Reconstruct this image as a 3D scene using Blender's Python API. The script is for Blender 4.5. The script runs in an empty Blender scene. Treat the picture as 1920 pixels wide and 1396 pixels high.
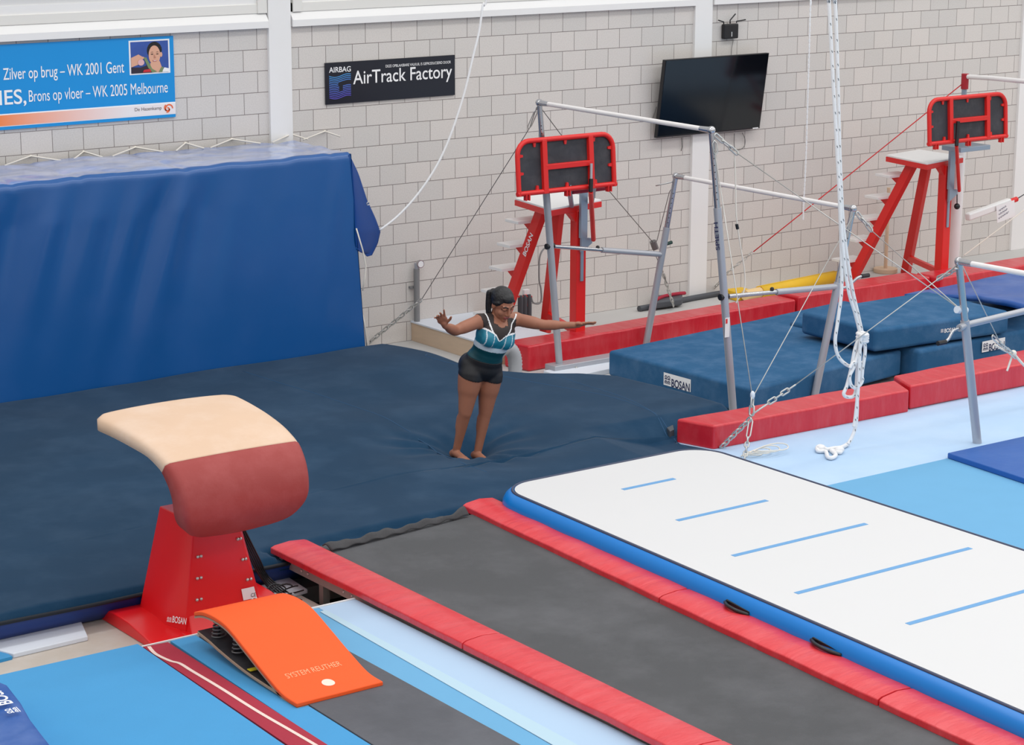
import bpy, bmesh, math, random
from mathutils import Vector, Matrix, noise as mnoise
random.seed(7)
SC = bpy.context.scene
COL = SC.collection

# ---------------------------------------------------------------- camera, sky, lamps, exposure
cam_d = bpy.data.cameras.new('camera')
cam = bpy.data.objects.new('camera', cam_d)
COL.objects.link(cam)
SC.camera = cam
cam_d.sensor_fit = 'HORIZONTAL'
cam_d.sensor_width = 36.0
cam_d.lens = 36.0 * 4194.9 / 1920.0
cam_d.clip_end = 200
YAW, PITCH, ROLL = math.radians(36.262), math.radians(13.323), math.radians(.176)
_f = Vector((math.sin(YAW) * math.cos(PITCH), math.cos(YAW) * math.cos(PITCH), -math.sin(PITCH)))
_r = Vector((math.cos(YAW), -math.sin(YAW), 0))
_u = _r.cross(_f)
_r2 = _r * math.cos(ROLL) + _u * math.sin(ROLL)
_u2 = _u * math.cos(ROLL) - _r * math.sin(ROLL)
_m = Matrix((_r2, _u2, -_f)).transposed().to_4x4()
_m.translation = Vector((0, -18.3786, 4.8912))
cam.matrix_world = _m

world = bpy.data.worlds.new('hall_ambient')
SC.world = world
world.use_nodes = True
wn = world.node_tree.nodes
wl = world.node_tree.links
wn.clear()
w_out = wn.new('ShaderNodeOutputWorld')
w_bg = wn.new('ShaderNodeBackground')
w_tc = wn.new('ShaderNodeTexCoord')
w_sep = wn.new('ShaderNodeSeparateXYZ')
w_ramp = wn.new('ShaderNodeValToRGB')
wl.new(w_tc.outputs['Generated'], w_sep.inputs[0])
wl.new(w_sep.outputs['Z'], w_ramp.inputs[0])
w_ramp.color_ramp.elements[0].position = 0.0
w_ramp.color_ramp.elements[0].color = (.50, .50, .505, 1)
w_ramp.color_ramp.elements[1].position = 0.75
w_ramp.color_ramp.elements[1].color = (.82, .82, .83, 1)
e = w_ramp.color_ramp.elements.new(.22)
e.color = (.86, .86, .87, 1)
wl.new(w_ramp.outputs[0], w_bg.inputs[0])
w_bg.inputs[1].default_value = 1.0
wl.new(w_bg.outputs[0], w_out.inputs[0])


def area(name, loc, sx, sy, power, aim=None, col=(1, 1, 1)):
    d = bpy.data.lights.new(name, 'AREA')
    d.shape = 'RECTANGLE'
    d.size, d.size_y, d.energy, d.color = sx, sy, power, col
    o = bpy.data.objects.new(name, d)
    COL.objects.link(o)
    o.location = loc
    if aim:
        o.rotation_euler = (Vector(aim) - Vector(loc)).to_track_quat('-Z', 'Y').to_euler()
    return o


# rows of hall lamps up under the roof, in front of the wall
for i, y in enumerate((-4.5, -10.5, -17)):
    area('hall_lamp', (9, y, 8.5), 16, 1.2, 330)
    area('hall_lamp', (24, y, 8.5), 14, 1.2, 270)

SC.view_settings.view_transform = 'Standard'
SC.view_settings.look = 'None'
SC.view_settings.gamma = 1
SC.view_settings.use_curve_mapping = False
SC.view_settings.exposure = -0.13


# ---------------------------------------------------------------- materials
def lin(c):
    c = c / 255.0
    return c / 12.92 if c <= .04045 else ((c + .055) / 1.055) ** 2.4


def rgb(c):
    return (lin(c[0]), lin(c[1]), lin(c[2]), 1)


MATS = {}


def mat(name, c, rough=.6, var=.0, vscale=6, bump=0, bscale=40, metal=0, spec=.5, dust_sheen=0, dscale=3, dcol=(225, 230, 238),
        stretch=(1, 1, 1), coat=0, sheen=0):
    if name in MATS:
        return MATS[name]
    m = bpy.data.materials.new(name)
    m.use_nodes = True
    n, l = m.node_tree.nodes, m.node_tree.links
    b = n['Principled BSDF']
    b.inputs['Roughness'].default_value = rough
    b.inputs['Metallic'].default_value = metal
    b.inputs['Specular IOR Level'].default_value = spec
    b.inputs['Coat Weight'].default_value = coat
    b.inputs['Coat Roughness'].default_value = .16 if coat == 1 else .2
    if sheen:
        b.inputs['Sheen Weight'].default_value = sheen
        b.inputs['Sheen Roughness'].default_value = .5
    b.inputs['Base Color'].default_value = rgb(c)
    if var or dust_sheen or bump:
        tc = n.new('ShaderNodeTexCoord')
        mp = n.new('ShaderNodeMapping')
        mp.inputs['Scale'].default_value = stretch
        l.new(tc.outputs['Object'], mp.inputs[0])
    col = None
    if var:
        nz = n.new('ShaderNodeTexNoise')
        nz.inputs['Scale'].default_value = vscale
        nz.inputs['Detail'].default_value = 6
        l.new(mp.outputs[0], nz.inputs['Vector'])
        mx = n.new('ShaderNodeMix')
        mx.data_type = 'RGBA'
        k = rgb(c)
        mx.inputs[6].default_value = (k[0] * (1 - var), k[1] * (1 - var), k[2] * (1 - var), 1)
        mx.inputs[7].default_value = (min(1, k[0] * (1 + var)), min(1, k[1] * (1 + var)), min(1, k[2] * (1 + var)), 1)
        l.new(nz.outputs[0], mx.inputs[0])
        col = mx.outputs[2]
        l.new(col, b.inputs['Base Color'])
    if dust_sheen:  # pale patches: dust, and for the tarpaulin top a painted sheen
        nz = n.new('ShaderNodeTexNoise')
        nz.inputs['Scale'].default_value = dscale
        nz.inputs['Detail'].default_value = 9
        nz.inputs['Roughness'].default_value = .65
        l.new(mp.outputs[0], nz.inputs['Vector'])
        rp = n.new('ShaderNodeValToRGB')
        rp.color_ramp.elements[0].position = .45
        rp.color_ramp.elements[1].position = .85
        rp.color_ramp.elements[1].color = (dust_sheen, dust_sheen, dust_sheen, 1)
        l.new(nz.outputs[0], rp.inputs[0])
        mx = n.new('ShaderNodeMix')
        mx.data_type = 'RGBA'
        if col is not None:
            l.new(col, mx.inputs[6])
        else:
            mx.inputs[6].default_value = rgb(c)
        mx.inputs[7].default_value = rgb(dcol)
        l.new(rp.outputs[0], mx.inputs[0])
        l.new(mx.outputs[2], b.inputs['Base Color'])
    if bump:
        nb = n.new('ShaderNodeTexNoise')
        nb.inputs['Scale'].default_value = bscale
        nb.inputs['Detail'].default_value = 4
        l.new(mp.outputs[0], nb.inputs['Vector'])
        bp = n.new('ShaderNodeBump')
        bp.inputs['Strength'].default_value = bump
        bp.inputs['Distance'].default_value = .02
        l.new(nb.outputs[0], bp.inputs['Height'])
        l.new(bp.outputs[0], b.inputs['Normal'])
    MATS[name] = m
    return m


m_white = mat('painted_white_steel', (236, 235, 233), .5, .02, 3)
m_cream = mat('cream_wall_panel', (228, 226, 220), .6, .02, 2)
m_floorg = mat('pale_grey_screed', (196, 195, 192), .7, .05, 3, .05, 60)
m_floorb = mat('beige_concrete', (196, 186, 174), .75, .08, 5, .08, 50, dust_sheen=.3, dscale=4)
m_pit = mat('dark_trench', (22, 22, 26), .9)
m_tarp = mat('blue_pvc_tarpaulin', (0, 82, 150), .40, .06, 1.5, .05, 4, spec=.5, dust_sheen=.08, dscale=2.5, dcol=(90, 120, 190), coat=.45)
m_tarp2 = mat('blue_pvc_inner_fold', (0, 66, 140), .55, .08, 2, .1, 6, spec=.3)
m_tarpt = mat('blue_tarpaulin_painted_sheen', (120, 142, 192), .34, .2, 2, .05, 5, dust_sheen=1.0, dscale=1.6, dcol=(226, 228, 242), stretch=(1, 2.2, 1), coat=1)  # whitish reflection along the cover's top, painted into its colour
m_navy = mat('navy_airbag_fabric', (10, 52, 80), .95, .14, 1.2, .12, 300, spec=.2, dust_sheen=.10, dscale=2.2, sheen=.07, dcol=(120, 150, 180))
m_navy2 = mat('navy_mat_fabric', (46, 94, 134), .9, .10, 2, .12, 90, spec=.2, dust_sheen=.22, dscale=4, dcol=(150, 175, 205))
m_royal = mat('royal_blue_vinyl', (0, 48, 120), .45, .06, 2)
m_foldm = mat('blue_folding_mat_vinyl', (30, 84, 160), .4, .06, 3, .25, 6, dust_sheen=.3, dscale=3, dcol=(150, 170, 215))
m_red = mat('red_pad_vinyl', (204, 24, 42), .42, .05, 3, .6, 3, stretch=(4.5, 1.1, 1.1), dust_sheen=.22, dscale=2.5, dcol=(236, 140, 140), coat=.35)
m_redx = mat('red_track_pad_vinyl', (218, 44, 54), .42, .05, 3, .8, 3, stretch=(1.1, 4.0, 1.1), dust_sheen=.22, dscale=2.5, dcol=(240, 140, 145), coat=.35)
m_redpaint = mat('red_powder_coat', (222, 34, 30), .38, .03, 4)
m_redpaint2 = mat('vault_red_paint', (228, 24, 30), .35, .03, 4, coat=.1)
m_vcream = mat('cream_vault_leather', (218, 186, 158), .6, .04, 4, .04, 60, dust_sheen=.5, dscale=3, dcol=(236, 218, 204))
m_vred = mat('worn_red_vault_leather', (156, 56, 52), .6, .06, 5, .05, 60, dust_sheen=.25, dscale=5, dcol=(200, 120, 118))
m_orange = mat('orange_board_carpet', (255, 92, 28), .75, .05, 3, .15, 200)
m_ply = mat('plywood_edge', (176, 146, 120), .7, .1, 20)
m_wood = mat('pale_wood', (214, 188, 160), .6, .08, 6, stretch=(1, 1, 6))
m_track = mat('charcoal_trampoline_bed', (76, 77, 79), .85, .08, 3, .2, 220, dust_sheen=.22, dscale=1.6, dcol=(150, 150, 155))
m_mesh = mat('black_mesh_border', (70, 70, 72), .9, .2, 60)
m_greymat = mat('dark_grey_runway_rubber', (84, 86, 92), .8, .3, 3, .1, 60, dust_sheen=.2, dscale=2, dcol=(140, 142, 150))
m_air = mat('white_airtrack_vinyl', (214, 214, 214), .5, .01, 2)
m_airb = mat('blue_airtrack_side', (0, 122, 206), .3, .05, 2)
m_seam = mat('dark_seam_piping', (64, 72, 96), .6)
m_stripe = mat('blue_printed_stripe', (100, 158, 208), .5)
m_lblue = mat('light_blue_carpet', (172, 200, 226), .9, .03, 2, .05, 200, sheen=.2)
m_pblue = mat('pale_blue_carpet', (176, 204, 232), .9, .04, 1.5, .05, 200, dust_sheen=.3, dscale=1.2, dcol=(220, 234, 246))
m_paler = mat('pale_cyan_tape', (180, 208, 222), .8)
m_sky = mat('sky_blue_carpet', (52, 148, 204), .92, .04, 5, .1, 260, sheen=.15)
m_sky2 = mat('soft_sky_blue_carpet', (106, 168, 208), .92, .03, 5, .05, 260)
m_dkred = mat('dark_red_runner', (166, 42, 62), .9, .08, 8, .1, 200)
m_line = mat('cream_runner_line', (236, 210, 200), .8, .05, 20)
m_foam = mat('white_foam_board', (222, 228, 236), .7)
m_steel = mat('silver_painted_steel', (178, 180, 186), .38, .03, 5, metal=.35)
m_chrome = mat('bright_steel', (190, 190, 192), .25, metal=.9)
m_fibre = mat('chalked_fibreglass_rail', (232, 228, 226), .6, .04, 20)
m_cable = mat('steel_cable', (190, 190, 186), .4, metal=.6)
m_cabled = mat('dark_steel_cable', (120, 118, 116), .5, metal=.5)
m_zinc = mat('zinc_chain', (200, 200, 196), .35, metal=.7)
m_black = mat('black_plastic', (24, 24, 27), .4)
m_blackr = mat('black_rubber_sheet', (46, 46, 52), .55, .5, 5, .1, 30, dust_sheen=.25, dscale=6, dcol=(120, 118, 118))
m_screen = mat('dark_glass_screen', (4, 8, 16), .12, spec=.5)
m_rope = mat('white_rope', (240, 240, 240), .8, .05, 80, .3, 200)
m_cord = mat('cream_cord', (232, 226, 214), .8)
m_redcord = mat('red_cord', (200, 40, 44), .7)
m_yellow = mat('yellow_foam_sleeve', (238, 192, 40), .55, .06, 8)
m_foamc = mat('cream_foam_core', (238, 206, 150), .9, .06, 20)
m_frame = mat('grey_frame_steel', (156, 154, 148), .5, .1, 12)
m_grey = mat('grey_pvc_pipe', (132, 132, 132), .5)
m_duct = mat('grey_duct_hose', (172, 174, 178), .45, .04, 8)
m_dgrey = mat('dark_grey_plastic', (74, 78, 84), .5)
m_gplate = mat('galvanised_plate', (150, 164, 180), .4, metal=.4)
m_stepw = mat('white_step_tray', (236, 235, 233), .5)
m_text = mat('white_lettering', (244, 244, 244), .6)
m_navytext = mat('navy_lettering', (28, 40, 84), .6)
m_paper = mat('white_paper', (238, 238, 238), .8)
m_banner = mat('blue_banner_print', (0, 144, 216), .5, .02, 3)
m_sign = mat('black_sign_board', (26, 27, 38), .3)
m_skin = mat('brown_skin', (156, 102, 78), .5, .08, 14, .02, 60)
m_lip = mat('lips', (150, 74, 68), .45)
m_brow = mat('brows_and_lashes', (36, 24, 22), .6)
m_hair = mat('black_hair', (16, 15, 18), .45, .2, 60, .3, 60)
m_mesht = mat('black_mesh_fabric', (48, 38, 36), .6)
m_teal = mat('teal_lycra', (34, 124, 148), .35, .1, 10)
m_tealw = mat('silver_white_lycra', (196, 212, 222), .35, .08, 12)
m_teald = mat('dark_teal_lycra', (8, 66, 76), .4, .1, 8)
m_short = mat('black_lycra', (14, 15, 20), .5)


# ---------------------------------------------------------------- mesh building
OFF = {}


class MB:
    def __init__(s):
        s.v, s.f, s.mi = [], [], []

    def add(s, vs, fs, mi=0):
        o = len(s.v)
        s.v += [Vector(p) for p in vs]
        for f in fs:
            s.f.append([i + o for i in f])
            s.mi.append(mi)
        return s

    def box(s, lo, hi, mi=0):
        x0, y0, z0 = lo
        x1, y1, z1 = hi
        return s.hexa([(x0, y0, z0), (x1, y0, z0), (x1, y1, z0), (x0, y1, z0), (x0, y0, z1), (x1, y0, z1), (x1, y1, z1), (x0, y1, z1)], mi)

    def hexa(s, p, mi=0):
        return s.add(p, [(0, 3, 2, 1), (4, 5, 6, 7), (0, 1, 5, 4), (1, 2, 6, 5), (2, 3, 7, 6), (3, 0, 4, 7)], mi)

    def quadslab(s, q, z0, z1, mi=0):
        return s.hexa([(p[0], p[1], z0) for p in q] + [(p[0], p[1], z1) for p in q], mi)

    def beam(s, a, b, w, h, up=(0, 0, 1), mi=0):
        a, b = Vector(a), Vector(b)
        d = (b - a).normalized()
        sx = d.cross(Vector(up)).normalized()
        sy = sx.cross(d)
        c = [(-w / 2, -h / 2), (w / 2, -h / 2), (w / 2, h / 2), (-w / 2, h / 2)]
        return s.hexa([a + sx * i + sy * j for i, j in c] + [b + sx * i + sy * j for i, j in c], mi)

    def tube(s, pts, r, n=10, closed=False, caps=True, mi=0):
        P = [Vector(p) for p in pts]
        k = len(P)
        rs = r if isinstance(r, (list, tuple)) else [r] * k
        T = []
        for i in range(k):
            if closed:
                t = P[(i + 1) % k] - P[i - 1]
            else:
                t = P[min(i + 1, k - 1)] - P[max(i - 1, 0)]
            T.append(t.normalized())
        ref = Vector((0, 0, 1)) if abs(T[0].z) < .9 else Vector((1, 0, 0))
        nrm = T[0].cross(ref).normalized()
        rings = []
        for i in range(k):
            nrm = (nrm - T[i] * nrm.dot(T[i])).normalized()
            bn = T[i].cross(nrm)
            rings.append([P[i] + (nrm * math.cos(2 * math.pi * j / n) + bn * math.sin(2 * math.pi * j / n)) * rs[i] for j in range(n)])
        vs = [p for rg in rings for p in rg]
        fs = []
        for i in range(k if closed else k - 1):
            a, b = i * n, ((i + 1) % k) * n
            for j in range(n):
                fs.append((a + j, a + (j + 1) % n, b + (j + 1) % n, b + j))
        if caps and not closed:
            fs.append(tuple(range(n - 1, -1, -1)))
            fs.append(tuple((k - 1) * n + j for j in range(n)))
        return s.add(vs, fs, mi)

    def prism(s, poly, fn, h0, h1, mi=0):
        n = len(poly)
        vs = [fn(p[0], p[1], h0) for p in poly] + [fn(p[0], p[1], h1) for p in poly]
        fs = [tuple(range(n - 1, -1, -1)), tuple(range(n, 2 * n))]
        fs += [(i, (i + 1) % n, n + (i + 1) % n, n + i) for i in range(n)]
        return s.add(vs, fs, mi)

    def grid(s, fn, nu, nv, mi=0):
        vs = [fn(i / nu, j / nv) for j in range(nv + 1) for i in range(nu + 1)]
        fs = [(j * (nu + 1) + i, j * (nu + 1) + i + 1, (j + 1) * (nu + 1) + i + 1, (j + 1) * (nu + 1) + i) for j in range(nv) for i in range(nu)]
        return s.add(vs, fs, mi)

    def ball(s, c, r, axes=None, n=16, mi=0):
        c = Vector(c)
        if not isinstance(r, (tuple, list)):
            r = (r, r, r)
        ax = axes or (Vector((1, 0, 0)), Vector((0, 1, 0)), Vector((0, 0, 1)))
        m = n // 2
        vs = [c + ax[2] * r[2]]
        for i in range(1, m):
            th = math.pi * i / m
            for j in range(n):
                ph = 2 * math.pi * j / n
                vs.append(c + ax[0] * (r[0] * math.sin(th) * math.cos(ph)) + ax[1] * (r[1] * math.sin(th) * math.sin(ph)) + ax[2] * (r[2] * math.cos(th)))
        vs.append(c - ax[2] * r[2])
        fs = [(0, 1 + j, 1 + (j + 1) % n) for j in range(n)]
        for i in range(m - 2):
            a, b = 1 + i * n, 1 + (i + 1) * n
            fs += [(a + j, b + j, b + (j + 1) % n, a + (j + 1) % n) for j in range(n)]
        a = 1 + (m - 2) * n
        fs += [(a + j, len(vs) - 1, a + (j + 1) % n) for j in range(n)]
        return s.add(vs, fs, mi)

    def cap(s, a, b, ra, rb, n=14):
        """tapered limb with round ends"""
        a, b = Vector(a), Vector(b)
        d = b - a
        L = d.length
        d.normalize()
        pts, rs = [], []
        for t in (-1, -.85, -.55, 0):
            pts.append(a + d * ra * t * .999)
            rs.append(ra * math.sqrt(max(.0004, 1 - t * t)))
        for t in (.5,):
            pts.append(a + d * L * t)
            rs.append(ra + (rb - ra) * t)
        for t in (0, .55, .85, 1):
            pts.append(b + d * rb * t * .999)
            rs.append(rb * math.sqrt(max(.0004, 1 - t * t)))
        return s.tube(pts, rs, n)

    def build(s, name, m, parent=None, bevel=0, seg=2, smooth=False, sub=0, label=None, base=None, recalc=True):
        vs = [Vector(v) for v in s.v]
        if parent is not None:
            off = OFF[parent.name]
        elif base is not None:
            off = Vector(base)
        else:
            xs, ys, zs = [v.x for v in vs], [v.y for v in vs], [v.z for v in vs]
            off = Vector(((min(xs) + max(xs)) / 2, (min(ys) + max(ys)) / 2, min(zs)))
        me = bpy.data.meshes.new(name)
        me.from_pydata([v - off for v in vs], [], s.f)
        mats = m if isinstance(m, (list, tuple)) else [m]
        for q in mats:
            me.materials.append(q)
        for p, i in zip(me.polygons, s.mi):
            p.material_index = i
        me.validate()
        if recalc:
            bm = bmesh.new()
            bm.from_mesh(me)
            bmesh.ops.recalc_face_normals(bm, faces=bm.faces)
            bm.to_mesh(me)
            bm.free()
        if smooth:
            me.polygons.foreach_set('use_smooth', [True] * len(me.polygons))
        o = bpy.data.objects.new(name, me)
        COL.objects.link(o)
        if parent is not None:
            o.parent = parent
        else:
            o.location = off
        OFF[o.name] = off
        if bevel:
            md = o.modifiers.new('bevel', 'BEVEL')
            md.width, md.segments, md.limit_method, md.angle_limit = bevel, seg, 'ANGLE', math.radians(35)
            md.harden_normals = True
            me.polygons.foreach_set('use_smooth', [True] * len(me.polygons))
        elif smooth == 'auto':
            me.set_sharp_from_angle(angle=math.radians(40))
        if sub:
            md = o.modifiers.new('sub', 'SUBSURF')
            md.levels = md.render_levels = sub
        if label:
            o['label'] = label
        return o


def thing(name, label, cat, loc, group=None):
    o = bpy.data.objects.new(name, None)
    o.empty_display_size = .1
    COL.objects.link(o)
    o.location = loc
    OFF[o.name] = Vector(loc)
    o['label'], o['category'] = label, cat
    if group:
        o['group'] = group
    return o


def tag(o, label, cat, group=None, kind=None):
    o['label'], o['category'] = label, cat
    if group:
        o['group'] = group
    if kind:
        o['kind'] = kind
    return o


def struct(o):
    o['kind'] = 'structure'
    return o


def text(body, m, parent, org, xd, yd, width, height, bold=0.0, name='lettering', th=.002, shear=0, face=None):
    """lettering fitted into width x height with its lower left corner at org"""
    cu = bpy.data.curves.new('t', 'FONT')
    cu.body = body
    cu.offset = bold
    cu.shear = shear
    o = bpy.data.objects.new('t', cu)
    COL.objects.link(o)
    dg = bpy.context.evaluated_depsgraph_get()
    me = bpy.data.meshes.new_from_object(o.evaluated_get(dg))
    bpy.data.objects.remove(o)
    xs = [v.co.x for v in me.vertices]
    ys = [v.co.y for v in me.vertices]
    x0, x1, y0, y1 = min(xs), max(xs), min(ys), max(ys)
    xd, yd, org = Vector(xd).normalized(), Vector(yd).normalized(), Vector(org)
    nz = xd.cross(yd)
    off = OFF[parent.name]
    fn = face or (lambda u, v: org + xd * u + yd * v + nz * th)
    for v in me.vertices:
        v.co = fn((v.co.x - x0) / (x1 - x0) * width, (v.co.y - y0) / (y1 - y0) * height) - off
    me.materials.clear()
    me.materials.append(m)
    q = bpy.data.objects.new(name, me)
    COL.objects.link(q)
    q.parent = parent
    OFF[q.name] = off
    return q


def emblem(parent, org, xd, yd, s, m, th=.002):
    """small square emblem of two rings over two arches"""
    xd, yd, org = Vector(xd).normalized(), Vector(yd).normalized(), Vector(org)
    nz = xd.cross(yd)
    b = MB()
    for cx in (.26, .74):
        ring(b, lambda u, v: org + xd * u * s + yd * v * s + nz * th, cx, .74, .2, .11, 0, 360)
        ring(b, lambda u, v: org + xd * u * s + yd * v * s + nz * th, cx, .14, .24, .15, 0, 180)
        ring(b, lambda u, v: org + xd * u * s + yd * v * s + nz * th, cx, .14, .10, .0, 0, 180)
    for k in range(2):
        y = .02 + k * .46
        b.add([org + xd * u * s + yd * v * s + nz * th for u, v in ((0, y), (1, y), (1, y + .06), (0, y + .06))], [(0, 1, 2, 3)])
    return b.build('emblem', m, parent, recalc=False)


def ring(b, fn, cx, cy, r1, r0, a0, a1, n=16):
    vs = []
    for i in range(n + 1):
        a = math.radians(a0 + (a1 - a0) * i / n)
        for r in (r0, r1):
            vs.append(fn(cx + r * math.cos(a), cy + r * math.sin(a)))
    b.add(vs, [(2 * i, 2 * i + 1, 2 * i + 3, 2 * i + 2) for i in range(n)])


def poly(b, fn, pts, mi=0):
    b.add([fn(u, v) for u, v in pts], [tuple(range(len(pts)))], mi)


def smoothpts(P, n=6, closed=False):
    """Catmull-Rom through points"""
    P = [Vector(p) for p in P]
    out = []
    k = len(P)
    rng = range(k) if closed else range(k - 1)
    for i in rng:
        if closed:
            a, b, c, d = P[i - 1], P[i], P[(i + 1) % k], P[(i + 2) % k]
        else:
            a, b, c, d = P[max(i - 1, 0)], P[i], P[i + 1], P[min(i + 2, k - 1)]
        for j in range(n):
            t = j / n
            out.append(.5 * ((2 * b) + (c - a) * t + (2 * a - 5 * b + 4 * c - d) * t * t + (3 * b - a - 3 * c + d) * t ** 3))
    if not closed:
        out.append(P[-1])
    return out


def chain(b, p0, p1, n, link=None, r=.006, w=.022):
    """n links from p0 to p1, each turned a quarter"""
    p0, p1 = Vector(p0), Vector(p1)
    d = (p1 - p0)
    L = d.length / n
    d.normalize()
    s1 = d.cross(Vector((.3, .2, 1))).normalized()
    s2 = d.cross(s1)
    for i in range(n):
        c = p0 + d * L * (i + .5)
        sd = s1 if i % 2 else s2
        hl = L * .62
        pts = []
        for k in range(12):
            a = 2 * math.pi * k / 12
            pts.append(c + sd * (w * .5 * math.sin(a)) + d * ((hl - w * .5) * (1 if math.cos(a) > 0 else -1) + w * .5 * math.cos(a)))
        b.tube(pts, r, 6, closed=True)


# ---------------------------------------------------------------- the hall: floor, trench, wall, columns, beam
b = MB()
b.box((-6, -6.0, -.12), (40, .0, 0))
struct(b.build('floor', m_floorg))
b = MB()
b.box((-6, -30, -.12), (7.14, -5.95, .08))
b.box((8.75, -30, -.12), (40, -6.0, 0))
struct(b.build('floor', m_floorb))
b = MB()
b.add([(7.14, -30, -1), (8.75, -30, -1), (8.75, -5.9, -1), (7.14, -5.9, -1), (7.14, -30, -.12), (8.75, -30, -.12), (8.75, -5.9, -.12), (7.14, -5.9, -.12)],
      [(0, 1, 2, 3), (0, 1, 5, 4), (1, 2, 6, 5), (2, 3, 7, 6), (3, 0, 4, 7)])
struct(b.build('floor', m_pit))

# concrete block wall
mw = bpy.data.materials.new('concrete_block_wall')
mw.use_nodes = True
n, l = mw.node_tree.nodes, mw.node_tree.links
bs = n['Principled BSDF']
bs.inputs['Roughness'].default_value = .9
bs.inputs['Specular IOR Level'].default_value = .2
tc = n.new('ShaderNodeTexCoord')
sp = n.new('ShaderNodeSeparateXYZ')
cb = n.new('ShaderNodeCombineXYZ')
l.new(tc.outputs['Object'], sp.inputs[0])
l.new(sp.outputs['X'], cb.inputs['X'])
l.new(sp.outputs['Z'], cb.inputs['Y'])
br = n.new('ShaderNodeTexBrick')
br.offset = .5
br.inputs['Scale'].default_value = 1
br.inputs['Brick Width'].default_value = .3
br.inputs['Row Height'].default_value = .2
br.inputs['Mortar Size'].default_value = .0035
br.inputs['Mortar Smooth'].default_value = .3
br.inputs['Bias'].default_value = 0
br.inputs['Color1'].default_value = rgb((217, 211, 205))
br.inputs['Color2'].default_value = rgb((208, 204, 199))
br.inputs['Mortar'].default_value = rgb((138, 130, 127))
l.new(cb.outputs[0], br.inputs['Vector'])
nz = n.new('ShaderNodeTexNoise')
nz.inputs['Scale'].default_value = 90
nz.inputs['Detail'].default_value = 5
l.new(tc.outputs['Object'], nz.inputs['Vector'])
mr = n.new('ShaderNodeMapRange')
mr.inputs[1].default_value = .25
mr.inputs[2].default_value = .75
mr.inputs[3].default_value = .90
mr.inputs[4].default_value = 1.08
l.new(nz.outputs[0], mr.inputs[0])
mu = n.new('ShaderNodeMix')
mu.data_type = 'RGBA'
mu.blend_type = 'MULTIPLY'
mu.inputs[0].default_value = 1
l.new(br.outputs['Color'], mu.inputs[6])
l.new(mr.outputs[0], mu.inputs[7])
l.new(mu.outputs[2], bs.inputs['Base Color'])
ma = n.new('ShaderNodeMath')
ma.operation = 'MULTIPLY_ADD'
ma.inputs[1].default_value = -1
ma.inputs[2].default_value = 1
l.new(br.outputs['Fac'], ma.inputs[0])
ad = n.new('ShaderNodeMath')
ad.operation = 'MULTIPLY_ADD'
ad.inputs[1].default_value = .12
l.new(nz.outputs[0], ad.inputs[0])
l.new(ma.outputs[0], ad.inputs[2])
bp = n.new('ShaderNodeBump')
bp.inputs['Strength'].default_value = .6
bp.inputs['Distance'].default_value = .006
l.new(ad.outputs[0], bp.inputs['Height'])
l.new(bp.outputs[0], bs.inputs['Normal'])
b = MB()
b.box((-6, 0, -.3), (40, .3, 3.22))
struct(b.build('wall_back', mw, base=(11.1145, 0, 0)))

b = MB()
b.box((-6, .03, 3.22), (40, .3, 9.5))
struct(b.build('wall_back_upper', m_cream))
COLX = [(5.38, 5.62), (10.625, 10.868), (15.876, 16.122), (21.1, 21.35), (26.35, 26.6)]
for x0, x1 in COLX:
    b = MB()
    b.box((x0, -.035, 0), (x1, .1, 9.5))
    struct(b.build('trim_column', m_white, bevel=.004))
prev = -6
for x0, x1 in COLX + [(40, 41)]:
    b = MB()
    b.prism([(-.055, 3.2), (.05, 3.2), (.05, 3.335), (.0, 3.335), (-.055, 3.262)], lambda u, v, h: (h, u, v), prev + .01, x0 - .01)
    struct(b.build('trim_beam', m_white))
    prev = x1
# the band of windows with drawn blinds over the beam
m_blind = mat('grey_white_blind', (214, 214, 214), .6)
for x0, x1 in ((5.66, 10.52), (11.0, 15.8), (16.2, 21.0)):
    b = MB()
    b.box((x0 - .1, -.012, 3.335), (x1 + .1, .03, 3.42))
    b.box((x0 - .1, -.012, 5.3), (x1 + .1, .03, 5.4))
    b.box((x0 - .1, -.025, 3.335), (x0, .03, 5.4))
    b.box((x1, -.025, 3.335), (x1 + .1, .03, 5.4))
    w = struct(b.build('window_1', m_cream, bevel=.003))
    b = MB()
    b.box((x0, .0, 3.42), (x1, .03, 3.5))
    b.build('window_sill', m_white, w)
    b = MB()
    b.box((x0, .015, 3.5), (x1, .032, 5.3))
    b.build('blind', m_blind, w)

# ---------------------------------------------------------------- things on the wall
X1, Z1 = (1, 0, 0), (0, 0, 1)
ban = thing('banner', 'blue banner listing medals, with a portrait in its corner, on the block wall', 'banner', (8.0, 0, 2.43))
b = MB()
b.box((5.7, -.02, 2.434), (9.634, -.004, 3.172))
b.build('sheet', m_banner, ban)
mo = bpy.data.materials.new('orange_to_white_band')
mo.use_nodes = True
n, l = mo.node_tree.nodes, mo.node_tree.links
tc = n.new('ShaderNodeTexCoord')
sp = n.new('ShaderNodeSeparateXYZ')
rp = n.new('ShaderNodeValToRGB')
l.new(tc.outputs['Generated'], sp.inputs[0])
l.new(sp.outputs['X'], rp.inputs[0])
rp.color_ramp.elements[0].position = .55
rp.color_ramp.elements[0].color = rgb((248, 132, 60))
rp.color_ramp.elements[1].position = .88
rp.color_ramp.elements[1].color = rgb((238, 232, 232))
l.new(rp.outputs[0], n['Principled BSDF'].inputs['Base Color'])
b = MB()
b.box((5.7, -.0215, 2.462), (9.634, -.0195, 2.573))
b.build('white_border', m_text, ban)
b = MB()
b.box((5.7, -.023, 2.468), (9.634, -.021, 2.562))
b.build('colour_band', mo, ban)
text('Zilver op brug \u2013 WK 2001 Gent', m_text, ban, (7.97, -.0205, 2.835), X1, Z1, 1.16, .135, .004)
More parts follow.
